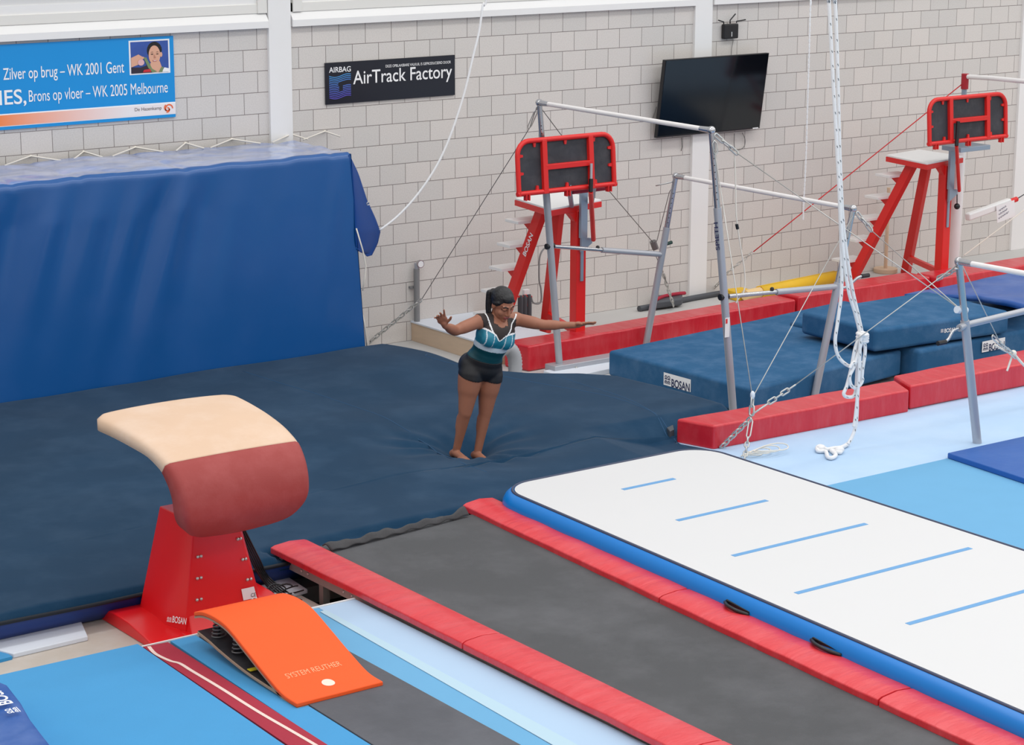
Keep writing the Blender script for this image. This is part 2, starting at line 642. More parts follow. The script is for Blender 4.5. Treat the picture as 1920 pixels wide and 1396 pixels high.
text('IES,', m_text, ban, (7.925, -.0205, 2.63), X1, Z1, .25, .15, .01)
text('Brons op vloer \u2013 WK 2005 Melbourne', m_text, ban, (8.20, -.0205, 2.63), X1, Z1, 1.36, .135, 0)
text('De Hazenkamp', mat('grey_lettering', (110, 100, 100), .6), ban, (9.22, -.0232, 2.503), X1, Z1, .27, .04, .0)
# small orange swirl
b = MB()
fn = lambda u, v: (9.555 + u, -.0255, 2.515 + v)
for k in range(3):
    ring(b, fn, .012 * math.cos(k * 2.1), .012 * math.sin(k * 2.1), .042 - .008 * k, .03 - .008 * k, 120 * k, 120 * k + 210)
b.build('swirl_emblem', mat('orange_print', (240, 110, 60), .6), ban, recalc=False)
# portrait photo
PX0, PX1, PZ0, PZ1 = 9.184, 9.592, 2.84, 3.147
b = MB()
b.box((PX0, -.022, PZ0), (PX1, -.0195, PZ1))
pp = b.build('portrait_photo', m_text, ban)
fn = lambda u, v: (PX0 + .015 + u * (PX1 - PX0 - .03), -.0235, PZ0 + .013 + v * (PZ1 - PZ0 - .026))


def pl(name, m, shapes, lift):
    b = MB()
    for q_, s in enumerate(shapes):
        poly(b, lambda u, v: (fn(u, v)[0], -.0235 - lift * .0012 - q_ * .0003, fn(u, v)[2]), s)
    return b.build(name, m, pp, recalc=False)


def ell(cx, cy, rx, ry, n=20, a0=0, a1=360):
    return [(cx + rx * math.cos(math.radians(a0 + (a1 - a0) * i / n)), cy + ry * math.sin(math.radians(a0 + (a1 - a0) * i / n))) for i in range(n)]


pl('photo_background', mat('photo_blue', (52, 84, 160), .6, .25, 8), [[(0, 0), (1, 0), (1, 1), (0, 1)]], 0)
pl('photo_hair', m_hair, [ell(.63, .70, .20, .28)], 1)
m_pskin = mat('photo_skin', (222, 168, 140), .6)
pl('photo_face', m_pskin, [ell(.625, .55, .155, .31), [(.5, .3), (.55, 0), (.85, 0), (.76, .35)], ell(.80, .56, .035, .08)], 2)
pl('photo_hand', m_pskin, [ell(.16, .42, .12, .14), [(0, .2), (.0, .5), (.2, .6), (.33, .5), (.26, .3)], ell(.3, .48, .06, .04)], 2)
pl('photo_jacket', mat('photo_jacket', (44, 34, 48), .6), [[(.0, 0), (.55, 0), (.45, .25), (.25, .18), (0, .2)]], 3)
pl('photo_sleeve', m_text, [[(.8, 0), (1, 0), (1, .1), (.88, .14)]], 3)
pl('photo_ribbon', mat('photo_ribbon', (120, 140, 96), .6), [[(.33, .48), (.40, .50), (.55, .12), (.68, .02), (.55, .0), (.45, .15)], [(.72, .0), (.82, .0), (.86, .16), (.80, .16)]], 4)
pl('photo_medal', mat('photo_medal', (226, 178, 178), .5), [ell(.26, .34, .085, .10)], 5)
pl('photo_red_trim', mat('photo_red', (200, 40, 50), .5), [[(.3, .02), (.52, .02), (.5, .12), (.33, .1)]], 5)
for cx in (.56, .70):
    pl('photo_eye', m_brow, [ell(cx, .585, .035, .014, 10)], 5)
    pl('photo_brow', m_brow, [[(cx - .045, .635), (cx, .66), (cx + .045, .64), (cx, .645)]], 5)
pl('photo_nose', mat('photo_shadow', (190, 130, 106), .6), [[(.615, .58), (.66, .46), (.60, .455)]], 5)
pl('photo_lips', mat('photo_lips', (190, 70, 80), .6), [ell(.63, .385, .065, .035, 12, 170, 370)], 5)
pl('photo_smile', m_text, [ell(.63, .383, .05, .018, 10, 180, 360)], 6)

sg = thing('wall_sign', 'black sign with white AirTrack Factory lettering on the block wall', 'sign', (12.0, 0, 2.44))
b = MB()
b.box((11.246, -.02, 2.44), (12.752, -.002, 2.837))
b.build('board', m_sign, sg, bevel=.002)
text('AirTrack Factory', m_text, sg, (11.555, -.0205, 2.575), X1, Z1, 1.16, .17, .006)
text('AIRBAG', m_text, sg, (11.285, -.0205, 2.742), X1, Z1, .245, .052, .012)
text('DEZE OPBLAASBARE VALKUIL IS GEPRODUCEERD DOOR', m_text, sg, (11.93, -.0205, 2.757), X1, Z1, .77, .026, .004)
for k in range(13):
    b = MB()
    pts0, pts1 = [], []
    for i in range(25):
        t = i / 24
        dx, dz = t - .6, (k / 12 - .5)
        hole = math.exp(-(dx * dx * 14 + dz * dz * 9))
        z = 2.50 + .205 * (1 - k / 12) - .014 * math.sin(t * 5.5) * (1 - .5 * hole)
        pts0.append((11.285 + .245 * t, -.0215, z))
        pts1.append((11.285 + .245 * t, -.0215, z + .0075))
    vs = pts0 + pts1
    segs = [(i, i + 1, 25 + i + 1, 25 + i) for i in range(24) if not (abs(i / 24 - .52) < .10 and 3 < k < 9 or (k in (4, 5) and .4 < i / 24))]
    b.add(vs, segs)
    kk = k / 12
    b.build('wave_line', mat('wave_%02d' % k, (int(70 + 20 * kk), int(150 - 70 * kk), int(215 - 25 * kk)), .5), sg, recalc=False)

tv = thing('television', 'large black flat television tilted forward on the block wall', 'television', (16.05, 0, 1.83))
b = MB()
b.hexa([(15.315, -.10, 1.828), (16.79, -.10, 1.828), (16.79, -.05, 1.828), (15.315, -.05, 1.828),
        (15.315, -.22, 2.665), (16.79, -.22, 2.665), (16.79, -.17, 2.665), (15.315, -.17, 2.665)])
b.build('casing', m_black, tv, bevel=.004)
b = MB()
b.hexa([(15.325, -.104, 1.845), (16.78, -.104, 1.845), (16.78, -.10, 1.845), (15.325, -.10, 1.845),
        (15.325, -.222, 2.655), (16.78, -.222, 2.655), (16.78, -.218, 2.655), (15.325, -.218, 2.655)])
b.build('screen', m_screen, tv)
b = MB()
b.box((15.9, -.12, 2.3), (16.2, -.038, 2.5))
b.build('wall_bracket', m_black, tv)
b = MB()
b.box((16.68, -.112, 1.832), (16.76, -.105, 1.842))
b.build('badge', m_text, tv)
for pts in (smoothpts([(16.482,-0.03,1.786),(16.487,-0.03,1.639),(16.544,-0.03,1.599),(16.629,-0.03,1.628),(16.642,-0.03,1.704),(16.6,-0.03,1.784)], 5), [(15.361,-0.03,2.153),(15.312,-0.03,2.031),(15.335,-0.03,2.006)], [(15.73,-0.02,1.794),(15.74,-0.02,1.695),(15.726,-0.02,1.649)]):
    b = MB()
    b.tube(pts, .004, 6)
    b.build('power_cable', m_cabled, tv, smooth=True)

rt = thing('wireless_router', 'small black wireless router with three aerials above the television', 'router', (16.38, 0, 2.83))
b = MB()
b.box((16.275, -.06, 2.826), (16.48, -.005, 2.985))
b.build('case', m_black, rt, bevel=.012, seg=3)
b = MB()
b.box((16.376, -.063, 2.85), (16.383, -.06, 2.90))
b.build('indicator_strip', m_paper, rt)
for pts in ([(16.26,-0.06,2.989),(16.259,-0.06,3.012),(16.182,-0.06,3.033)], [(16.352,-0.06,2.991),(16.351,-0.06,3.026),(16.426,-0.06,3.091)], [(16.445,-0.06,2.993),(16.444,-0.06,3.01),(16.575,-0.06,3.022)]):
    b = MB()
    b.tube(pts, .007, 8)
    b.build('aerial', m_black, rt, smooth=True)
b = MB()
b.tube([(16.445,-0.015,2.812),(16.425,-0.015,2.72),(16.42,-0.015,2.64)], .003, 6)
b.build('cable', m_cabled, rt)

pg = thing('pressure_gauge_pipe', 'grey upright pipe topped by a round gauge, on the wall behind the wooden box', 'pipe', (12.25, -.05, .2))
b = MB()
b.tube([(12.25, -.06, .2), (12.25, -.06, .74)], .03, 14)
b.build('pipe', m_grey, pg, smooth='auto')
b = MB()
b.tube([(12.25, -.06, .72), (12.25, -.06, .80)], .024, 12)
b.build('fitting', m_steel, pg, smooth='auto')
b = MB()
b.box((12.19, -.04, .54), (12.26, -.002, .56))
b.build('pipe_clip', m_grey, pg)
b = MB()
b.tube([(12.275, -.07, .79), (12.275, -.10, .79)], .04, 20)
g = b.build('gauge', m_chrome, pg, smooth='auto')
b = MB()
b.tube([(12.275, -.1005, .79), (12.275, -.102, .79)], .033, 20)
b.build('dial_face', m_paper, g)


# ---------------------------------------------------------------- covered stack with the blue tarpaulin
tp = thing('tarpaulin_cover', 'blue tarpaulin draped over a tall stack against the block wall', 'tarpaulin', (9, -.6, 0))
TX0, TX1, TY, TZ, TBS = 5.2, 10.985, -1.10, 2.13, .005
RIDGES = [(10.72, .25, .020, .07), (9.15, .55, .055, .09), (8.98, .62, -.04, .10), (8.35, .60, .040, .12), (7.95, .55, .05, .10), (7.6, .50, -.035, .12),
          (7.35, .6, .05, .12), (8.72, .58, .03, .08), (9.7, .4, .018, .12), (10.2, .3, .014, .15), (6.8, .5, .04, .15), (6.3, .5, .04, .15), (9.4, .45, -.025, .10)]


def tarp_front(x, d):
    """push-out of the front sheet; d metres below the top edge"""
    s = 0
    for x0, sl, am, w in RIDGES:
        u = (x - (x0 - sl * d * .55)) / (w * (1 + .5 * d))
        s += am * math.exp(-u * u) * min(1, .25 + d * 2.5) * max(.15, 1 - d / 2.3)
    s += .012 * mnoise.noise(Vector((x * 1.3, d * .9, 1.7)))
    return s


def tarp_top(x, y):
    z = TZ + TBS * max(0, y + 1.1) + .012 * mnoise.noise(Vector((x * 2.3, y * 3.1, 4.2))) + .010 * mnoise.noise(Vector((x * 6, y * 6, 9)))
    for x0 in (7.55, 8.15, 9.15, 10.65):
        z -= .012 * math.exp(-((x - x0) / .04) ** 2)
    z += .02 * math.exp(-((x - 8.65) / .3) ** 2) * (y + 1.1)
    return z


def tarp(u, v):
    dd = max(0, v - .36) / .64
    x = TX0 + (10.84 + .135 * dd - TX0) * u
    # v: 0..0.3 top from the back, .3..0.36 rounded edge, .36..1 front sheet
    if v < .3:
        y = -.08 + (TY + .06 + .08) * (v / .3)
        back = .02 * math.sin(x * 9.2) if v < .02 else 0
        return Vector((x, y + back, tarp_top(x, y)))
    if v < .36:
        a = (v - .3) / .06 * math.pi / 2
        return Vector((x, TY + .06 - .06 * math.sin(a) - tarp_front(x, 0) * math.sin(a), tarp_top(x, TY) - .06 + .06 * math.cos(a)))
    d = (v - .36) / .64 * (TZ - .06 - .2)
    xx = x + (.06 * d * u * u if u > .9 else 0) * 0
    return Vector((xx, TY - tarp_front(x, d), tarp_top(x, TY) * (1 - d / 2) + TZ * d / 2 - .06 - d))


b = MB()
b.grid(tarp, 220, 90)
b.mi = [1 if (i // 220) < 27 else 0 for i in range(len(b.f))]  # top faces take the material with the painted reflection
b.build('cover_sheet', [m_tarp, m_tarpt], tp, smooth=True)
# right end of the cover
b = MB()


def endsheet(u, v):
    y = TY + (1.02) * u
    z = TZ - .01 - v * (TZ - .2)
    o = .05 * math.sin(u * 7 + v * 3) * (.2 + v) * (1 - v * .4) * .7 + .03 * mnoise.noise(Vector((u * 4, v * 7, 2)))
    return Vector((10.845 + .135 * v + o * min(1, u * 6), y, z))


b.grid(endsheet, 24, 50)
b.build('end_sheet', m_tarp, tp, smooth=True)
# the loose corner flap that sticks out from the right end
b = MB()
FL = [(10.832,-1.09,2.116), (10.996,-0.98,1.913), (11.15,-0.88,1.637), (11.28,-0.82,1.44), (11.345,-0.8,1.299), (11.288,-0.84,1.198), (11.183,-0.9,1.106), (11.097,-0.95,1.112), (10.996,-1,1.221)]
FI = [(10.825,-1.1,2.103), (10.851,-1.1,1.939), (10.877,-1.09,1.689), (10.885,-1.09,1.515), (10.89,-1.09,1.405), (10.888,-1.09,1.335), (10.893,-1.09,1.275), (10.893,-1.09,1.245), (10.893,-1.09,1.245)]


def flap(u, v):
    t = u * (len(FL) - 1)
    i = min(int(t), len(FL) - 2)
    k = t - i
    o = Vector(FL[i]).lerp(Vector(FL[i + 1]), k)
    q = Vector(FI[i]).lerp(Vector(FI[i + 1]), k)
    p = q.lerp(o, v)
    fold = .05 * math.sin(v * math.pi * 1.6 + .4) * min(1, u * 2) + .03 * math.sin(v * 9 + u * 4) * u * u
    return p + Vector((.59, .8, 0)) * (-fold)


b.grid(flap, 36, 14)
fl = b.build('corner_flap', m_tarp2, tp, smooth=True)
fl.modifiers.new('s', 'SOLIDIFY').thickness = .006
b = MB()
c = Vector((11.117,-0.93,1.617))
b.tube([c + Vector((.014 * math.cos(a), -.02, .014 * math.sin(a))) for a in [i * math.pi / 5 for i in range(10)]], .004, 6, closed=True)
b.build('eyelet', m_zinc, fl)
# lacing cord to hooks in the wall
zig = [[(7.893,-0.03,2.077),(8.197,-0.03,2.118),(8.424,-0.03,2.067)], [(8.543,-0.03,2.081),(8.705,-0.03,2.116),(8.824,-0.03,2.092)], [(8.924,-0.03,2.074),(9.218,-0.03,2.114),(9.433,-0.03,2.068)], [(9.564,-0.03,2.072),(9.73,-0.03,2.123),(9.851,-0.03,2.089)],
       [(9.918,-0.03,2.069),(10.217,-0.03,2.116),(10.45,-0.03,2.068)], [(10.578,-0.03,2.093),(10.859,-0.03,2.118),(10.964,-0.03,2.074)], [(10.916,-0.03,2.073),(11.233,-0.03,2.111),(11.327,-0.03,2.026)]]
for z3 in zig:
    a, m_, c = Vector(z3[0]), Vector(z3[1]), Vector(z3[2])
    a.y, c.y, m_.y = -.14, -.14, -.012
    a.z, c.z = TZ + TBS + .006, TZ + TBS + .006
    m_.z = TZ + TBS + .05
    b = MB()
    b.tube([a, m_, c], .008, 8)
    b.ball(m_ + Vector((0, .005, 0)), .013, n=8)
    b.build('lacing_cord', m_cord, tp, smooth=True)
b = MB()
b.tube([(10.877,-1.12,1.43),(10.943,-1.12,1.224),(10.976,-1.12,1.07),(10.963,-1.12,0.961),(10.938,-1.12,0.838)], .007, 8)
b.tube([(11.01,-1,0.581),(11.033,-1,0.476),(11.053,-1,0.268)], .007, 8)
b.build('lacing_cord', m_cord, tp, smooth=True)

# ---------------------------------------------------------------- inflated landing airbag
ab = thing('airbag_landing_mat', 'very large navy inflated landing mat filling the pit under the gymnast', 'landing mat', (9, -3.6, 0))
FEET = Vector((9.78, -4.45, 0))
EDGE = [(-1.0, 11.10), (-1.2, 11.2), (-1.8, 11.24), (-2.3, 11.24), (-2.6, 11.38), (-2.85, 11.62), (-3.1, 12.0), (-3.35, 12.2), (-4.9, 12.25), (-4.97, 12.2), (-4.99, 11.47), (-5.34, 11.57), (-5.42, 11.5), (-5.6, 11.25), (-6.2, 11.02)]


def edge_x(y):
    for (y0, x0), (y1, x1) in zip(EDGE, EDGE[1:]):
        if y1 <= y <= y0:
            t = (y - y0) / (y1 - y0)
            return x0 + (x1 - x0) * t
    return EDGE[-1][1]


def ab_h(x, y):
    h = .30
    ex = edge_x(y) - x
    h += .05 * math.exp(-((x - 10.9) / .9) ** 2 - ((y + 1.9) / .7) ** 2)
    h += .045 * math.exp(-((x - 8.6) / 1.6) ** 2 - ((y + 3.4) / 1.3) ** 2)
    h += .02 * mnoise.noise(Vector((x * .7, y * .8, 3))) + .006 * mnoise.noise(Vector((x * 2.4, y * 2.2, 8)))
    r = math.hypot((x - FEET.x), (y - FEET.y))
    th = math.atan2(y - FEET.y, x - FEET.x)
    dip = -.14 * math.exp(-(r / .21) ** 2) - .055 * math.exp(-(r / .85) ** 2)
    h += dip
    h += .02 * math.exp(-((r - .95) / .35) ** 2)
    h -= .14 * min(1, max(0, (x - 10.65) / .55)) * min(1, max(0, (-4.72 - y) / .30))
    h += .020 * math.exp(-((r - .42) / .20) ** 2) * math.sin(th * 13 + 1) * (.6 + .4 * math.sin(th * 3))
    return h


NU, NV = 330, 190


def ab_top(u, v):
    y = -1.12 - 5.0 * v
    xr = edge_x(y)
    x = 3.0 + (xr - 3.0) * u
    z = ab_h(x, y)
    if 7.08 < x < 9.05 and y < -5.90:
        z -= (z - .255) * min(1, (-5.90 - y) / .06)
    dr = (1 - u) * (xr - 3.0)
    for d in (dr, (1 - v) * 5.0, v * 5.0 + .02):
        if d < .05:
            z -= .05 - math.sqrt(max(0, .05 ** 2 - (.05 - d) ** 2))
    return Vector((x, y, z))


b = MB()
b.grid(ab_top, NU, NV)
b.build('top_cover', m_navy, ab, smooth=True, recalc=False)
# welded seams, slightly proud of the cover
m_nseam = mat('navy_seam', (34, 76, 112), .8)
for px in ([(9.517,-1.358,0.32),(9.623,-3.334,0.32),(9.396,-5.249,0.32)], [(9.096,-0.697,0.32),(9.074,-0.94,0.32),(27.118,44.004,0.32)][:2], [(11.133,-1.886,0.33),(11.106,-2.183,0.33),(11.59,-3.887,0.33),(11.423,-5.199,0.33)][:4], [(11.737,-3.019,0.33),(11.656,-4.166,0.33),(11.411,-4.981,0.33)][:3]):
    pts = smoothpts([(p[0], p[1], 0) for p in px], 14)
    b = MB()
    b.tube([Vector((p.x, p.y, ab_h(p.x, p.y) - .001)) for p in pts], .004, 6)
    b.build('seam', m_nseam, ab, smooth=True)
# front side in royal blue with the dark seam along the top


def front_side(u, v):
    x = 3.0 + (11.02 - 3.0) * u
    prof = [(-6.125, .262), (-6.13, .235), (-6.10, .17), (-6.02, .10), (-5.9, .04), (-5.8, .002)]
    t = v * (len(prof) - 1)
    i = min(int(t), len(prof) - 2)
    k = t - i
    y = prof[i][0] * (1 - k) + prof[i + 1][0] * k
    z = prof[i][1] * (1 - k) + prof[i + 1][1] * k
    if v == 0:
        z = min(z, ab_h(x, -6.12) - .045)
    return Vector((x, y + .015 * math.sin(x * 1.3), z))


b = MB()
b.grid(front_side, 80, 10)
b.build('side_panel', m_royal, ab, smooth=True)
b = MB()
b.tube([(3 + .25 * i, -6.128, .25 + .004 * math.sin(i)) for i in range(33)], .014, 8)
b.build('edge_piping', mat('black_piping', (10, 22, 34), .7), ab, smooth=True)


def right_side(u, v):
    y = -1.0 - 5.12 * u
    prof = [(.0, .25), (.02, .2), (.0, .12), (-.1, .05), (-.22, .0)]
    t = v * (len(prof) - 1)
    i = min(int(t), len(prof) - 2)
    k = t - i
    zt = ab_h(edge_x(y) - .02, y) - .05
    return Vector((edge_x(y) + prof[i][0] * (1 - k) + prof[i + 1][0] * k, y, (prof[i][1] * (1 - k) + prof[i + 1][1] * k) * zt / .25))


b = MB()
b.grid(right_side, 60, 8)
b.build('side_panel', m_navy, ab, smooth=True)

# ---------------------------------------------------------------- wooden box, valve, duct, boards near the wall
wb = thing('wooden_box', 'low pale wooden box with a white top against the wall', 'box', (12.6, -.8, 0))
b = MB()
b.box((12.22, -1.40, 0), (12.98, -.002, .185))
b.build('box_sides', m_wood, wb, bevel=.003)
b = MB()
b.box((12.21, -1.41, .185), (12.99, 0, .203))
b.build('top_board', m_foam, wb, bevel=.004)

dc = MB()
cpts = smoothpts([(11.62,-2.25,0.173),(11.638,-2.25,0.311),(11.698,-2.25,0.383),(11.782,-2.25,0.392),(11.843,-2.25,0.334),(11.867,-2.25,0.24),(11.862,-2.25,0.115)], 8)
dc.tube(cpts, [.062 + .006 * (i % 2) for i in range(len(cpts))], 18)
tag(dc.build('duct_hose', m_duct, smooth=True), 'grey ribbed air hose bent in an arch beside the red pad end', 'hose')

vl = thing('valve_unit', 'red valve on dark grey canisters beside the left ladder platform', 'valve', (13.75, -.35, .0))
VY = -.35
for x in (976, 984, 993):
    p = Vector((13.331,-0.35,0.188)) + Vector(((x - 976) * .0062, 0, 0))
    b = MB()
    b.tube([(p.x, p.y, .0), (p.x, p.y, .36), (p.x, p.y, .39)], [.03, .03, .018], 12)
    b.build('canister', m_dgrey, vl, smooth='auto')
b = MB()
b.tube([(13.392,-0.35,0.27),(13.391,-0.35,0.336)], .022, 12)
b.tube([(13.391,-0.35,0.348),(13.391,-0.35,0.392)], .016, 12)
b.tube([(13.303,-0.35,0.38),(13.473,-0.35,0.36)], .011, 8)
b.build('valve', m_redpaint, vl, smooth='auto')
b = MB()
b.box(tuple(Vector((13.413,-0.33,0.386)) + Vector((-.035, -.02, 0))), tuple(Vector((13.413,-0.33,0.386)) + Vector((.035, .02, .055))))
b.build('junction_box', m_paper, vl, bevel=.004)
b = MB()
b.tube(smoothpts([(13.578,-0.2,0.323),(13.599,-0.2,0.265),(13.641,-0.2,0.243),(13.689,-0.2,0.243),(13.71,-0.2,0.286),(13.702,-0.2,0.399),(13.68,-0.2,0.486),(13.679,-0.2,0.682),(13.699,-0.2,0.764),(13.74,-0.2,0.81),(13.795,-0.2,0.827)], 4), .009, 8)
b.build('hose', m_grey, vl, smooth=True)

b = MB()
b.quadslab([(12.38, -2.0), (12.38, -2.36), (13.9, -2.2), (13.9, -1.95)], 0, .05)
tag(b.build('foam_board', m_foam, bevel=.006), 'long pale foam board lying in front of the steel base rail', 'board')

st = thing('wooden_stand', 'slim wooden pole on a round foot behind the right ladder platform', 'stand', (18.85, -.12, 0))
b = MB()
b.tube([(18.8, -.15, 0), (18.8, -.15, .05)], .14, 24)
b.build('foot', m_wood, st, bevel=.006)
b = MB()
b.tube([(18.8, -.15, .05), (18.8, -.15, 1.0)], .022, 12)
b.build('pole', m_wood, st, smooth='auto')

yr = thing('foam_sleeve', 'split yellow foam sleeve lying on the floor along the wall', 'foam tube', (16.9, -.4, 0))
b = MB()
A, B_ = Vector((16.52, -.47, .075)), Vector((17.85, -.30, .075))
d = (B_ - A).normalized()
sx = d.cross(Vector((0, 0, 1))).normalized()
rings = []
for P in (A, B_):
    rings.append([P + sx * math.cos(a) * .075 + Vector((0, 0, 1)) * (math.sin(a) * .072) for a in [math.radians(-250 + i * 15) for i in range(23)]])
nn = len(rings[0])
b.add(rings[0] + rings[1], [(i, i + 1, nn + i + 1, nn + i) for i in range(nn - 1)])
s_ = b.build('outer_skin', m_yellow, yr, smooth=True)
s_.modifiers.new('s', 'SOLIDIFY').thickness = .012
b = MB()
b.tube([A - d * .25, A, B_ - d * .02], .058, 18)
b.build('foam_core', m_foamc, yr, smooth='auto')
b = MB()
b.quadslab([(p[0], p[1]) for p in [(16.25, -.20, 0), (16.22, -.42, 0), (16.46, -.44, 0), (16.48, -.22, 0)]], 0, .10)
b.build('end_cap', m_yellow, yr, bevel=.01)

b = MB()
b.tube([(15.0, -.23, .03), (15.3, -.20, .03), (15.85, -.12, .03), (16.3, -.09, .03)], .032, 12)
tag(b.build('foam_pole', m_dgrey, smooth='auto'), 'long dark grey pole lying on the floor at the foot of the wall', 'pole')
bg = thing('equipment_bag', 'flat dark grey bag with a red strap lying over the dark pole', 'bag', (15.2, -.3, 0))
b = MB()
b.quadslab([(p[0], p[1]) for p in [(15.1, -.32, 0), (15.52, -.34, 0), (15.74, -.07, 0), (15.36, -.06, 0)]], .02, .11)
b.build('bag_body', m_dgrey, bg, bevel=.03, seg=3)
b = MB()
b.tube(smoothpts([(15.17, -.30, .12), (15.36, -.22, .125), (15.56, -.2, .125), (15.7, -.16, .11)], 5), .02, 8)
b.build('strap', m_dkred, bg, smooth=True)
b = MB()
b.box(tuple(Vector((15.573,-0.117,0)) + Vector((-.02, -.04, 0))), tuple(Vector((15.573,-0.117,0)) + Vector((.16, .07, .05))))
tag(b.build('floor_anchor_block', m_foam, bevel=.008), 'small white block on the floor in front of the dark bag', 'block')

# ---------------------------------------------------------------- red wall pads (a row along the wall side)


def long_pad(name, q, z0, z1, m, label, group=None, bev=.022, cat='pad', taper=0):
    """q = 4 corners (x,y): front left, front right, back right, back left; long side subdivided and made slightly uneven"""
    b = MB()
    q = [Vector((p[0], p[1], 0)) for p in q]
    L = (q[1] - q[0]).length
    n = max(4, int(L / .12))
    vs = []
    for i in range(n + 1):
        t = i / n
        f, k = q[0].lerp(q[1], t), q[3].lerp(q[2], t)
        w = .006 * mnoise.noise(Vector((f.x * 2.2, f.y * 2.2, 1)))
        w2 = .008 * mnoise.noise(Vector((f.x * 2.9, f.y * 2.9, 5)))
        vs += [(f.x, f.y - 0, z0), (f.x, f.y - w, z1 + w2), (k.x, k.y, z1 + w2 * .6), (k.x, k.y, z0)]
    fs = []
    for i in range(n):
        a, c = 4 * i, 4 * i + 4
        for j in range(4):
            fs.append((a + j, a + (j + 1) % 4, c + (j + 1) % 4, c + j))
    fs += [(0, 1, 2, 3), (4 * n, 4 * n + 1, 4 * n + 2, 4 * n + 3)]
    b.add(vs, fs)
    o = b.build(name, m, bevel=bev, seg=3)
    tag(o, label, cat, group)
    return o


long_pad('floor_pad', [(12.36, -1.80), (15.98, -1.62), (15.98, -1.30), (12.30, -1.48)], 0, .25, m_red, 'long red pad along the wall, running behind the left ladder platform', 'red pads along the wall side')
long_pad('floor_pad', [(16.0, -1.64), (17.95, -1.66), (17.95, -1.32), (16.0, -1.30)], .02, .28, m_red, 'red wall-side pad in the middle, in front of the yellow foam sleeve', 'red pads along the wall side')
long_pad('floor_pad', [(17.97, -1.80), (23.5, -1.80), (23.5, -1.42), (17.97, -1.42)], .02, .28, m_red, 'red wall-side pad at the far right, beneath the right ladder platform', 'red pads along the wall side')

# ---------------------------------------------------------------- crash mats


def slab_mat(name, q, z0, z1, m, label, bev=.05, cat='crash mat', group=None):
    b = MB()
    b.quadslab(q, z0, z1)
    r = thing(name, label, cat, ((q[0][0] + q[2][0]) / 2, (q[0][1] + q[2][1]) / 2, z0), group)
    b.build('cover', m, r, bevel=bev, seg=4)
    return r


def bosan(parent, org, xd, yd, w, h, plate=True, col=None):
    xd, yd, org = Vector(xd).normalized(), Vector(yd).normalized(), Vector(org)
    nz = xd.cross(yd)
    col = col or m_navytext
    if plate:
        b = MB()
        b.hexa([org + xd * u + yd * v + nz * k for k in (0, .002) for u, v in ((0, 0), (w, 0), (w, h), (0, h))])
        b.build('label_plate', m_text, parent)
    e0 = org + xd * w * .03 + yd * h * .14
    emblem(parent, e0, xd, yd, h * .72, col, .004)
    text('BOSAN', col, parent, org + xd * (w * .05 + h * .78), xd, yd, w * .92 - h * .78, h * .66, .02, th=.004) if plate else \
        text('BOSAN', col, parent, org + xd * (h * 1.05), xd, yd, w - h * 1.05, h * .8, .02, th=.004)
    return


c1 = [(12.78, -4.46), (14.97, -4.12), (14.86, -2.3), (12.72, -2.55)]
cm = slab_mat('crash_mat', c1, .06, .30, m_navy2, 'navy blue crash mat with white label under the high bar', bev=.03)
xd = Vector((12.78 - 12.72, -4.46 + 2.55, 0)).normalized()
bosan(cm, Vector((12.72, -2.55, 0)) + xd * .78 + Vector((-.003, 0, .125)), xd, Z1, .36, .115)
c4 = [(14.9, -3.6), (16.4, -3.4), (16.4, -1.9), (14.9, -2.1)]
slab_mat('crash_mat', c4, .02, .24, m_navy2, 'navy crash mat mostly hidden behind the label mat, beside the red wall pad', bev=.04)
c3 = [(14.541,-4.665,0.42),(16.279,-4.472,0.42),(16.619,-3.732,0.42),(14.79,-3.935,0.42)]
c3 = [(14.62, -4.72), (16.9, -4.36), (16.9, -2.7), (14.99, -3.7)]
cm3 = slab_mat('crash_mat', [(15.02, -4.30), (17.4, -4.22), (17.4, -2.6), (14.95, -2.6)], .04, .32, m_navy2, 'lower navy crash mat of the right stack, white label near the red front pads', bev=.04)
bosan(cm3, ((15.88,-4.27,0.123)[0], -4.285, .185), (2.38, .08, 0), Z1, .33, .105)
q5 = [(14.361,-4.359,0.6),(15.898,-4.586,0.6),(16.073,-3.816,0.6),(14.361,-3.374,0.6)]
cm2 = thing('crash_mat', 'navy crash mat lying on top of the right stack, small white lettering', 'crash mat', (15.2, -3.6, .34))
E2 = [(14.548,-4.181,0.56),(16.202,-4.325,0.56),(16.275,-3.192,0.56),(14.555,-3.185,0.56)]
b = MB()
b.hexa([(p[0], p[1], .34) for p in E2] + [(p[0], p[1], .56) for p in E2])
b.build('cover', m_navy2, cm2, bevel=.04, seg=4)
p0, p1 = Vector(E2[0]), Vector(E2[1])
xd = (p1 - p0).normalized()
L = (p1 - p0).length
nn = Vector((xd.y, -xd.x, 0))
bosan(cm2, p0 + xd * L * .47 + nn * .003 + Vector((0, 0, -.125)), xd, Z1, .20, .05, plate=False, col=m_text)
slab_mat('crash_mat', [(17.15, -4.4), (19.0, -4.3), (19.0, -3.1), (17.15, -3.2)], .34, .52, m_navy2, 'dark navy crash mat end at the far right under the royal blue mat', bev=.03)
# royal blue vinyl mats draped over the stack
b = MB()
RM = [(15.854,-3.305,0.6),(16.214,-3.755,0.6),(16.588,-3.326,0.6),(15.952,-3.21,0.6)]


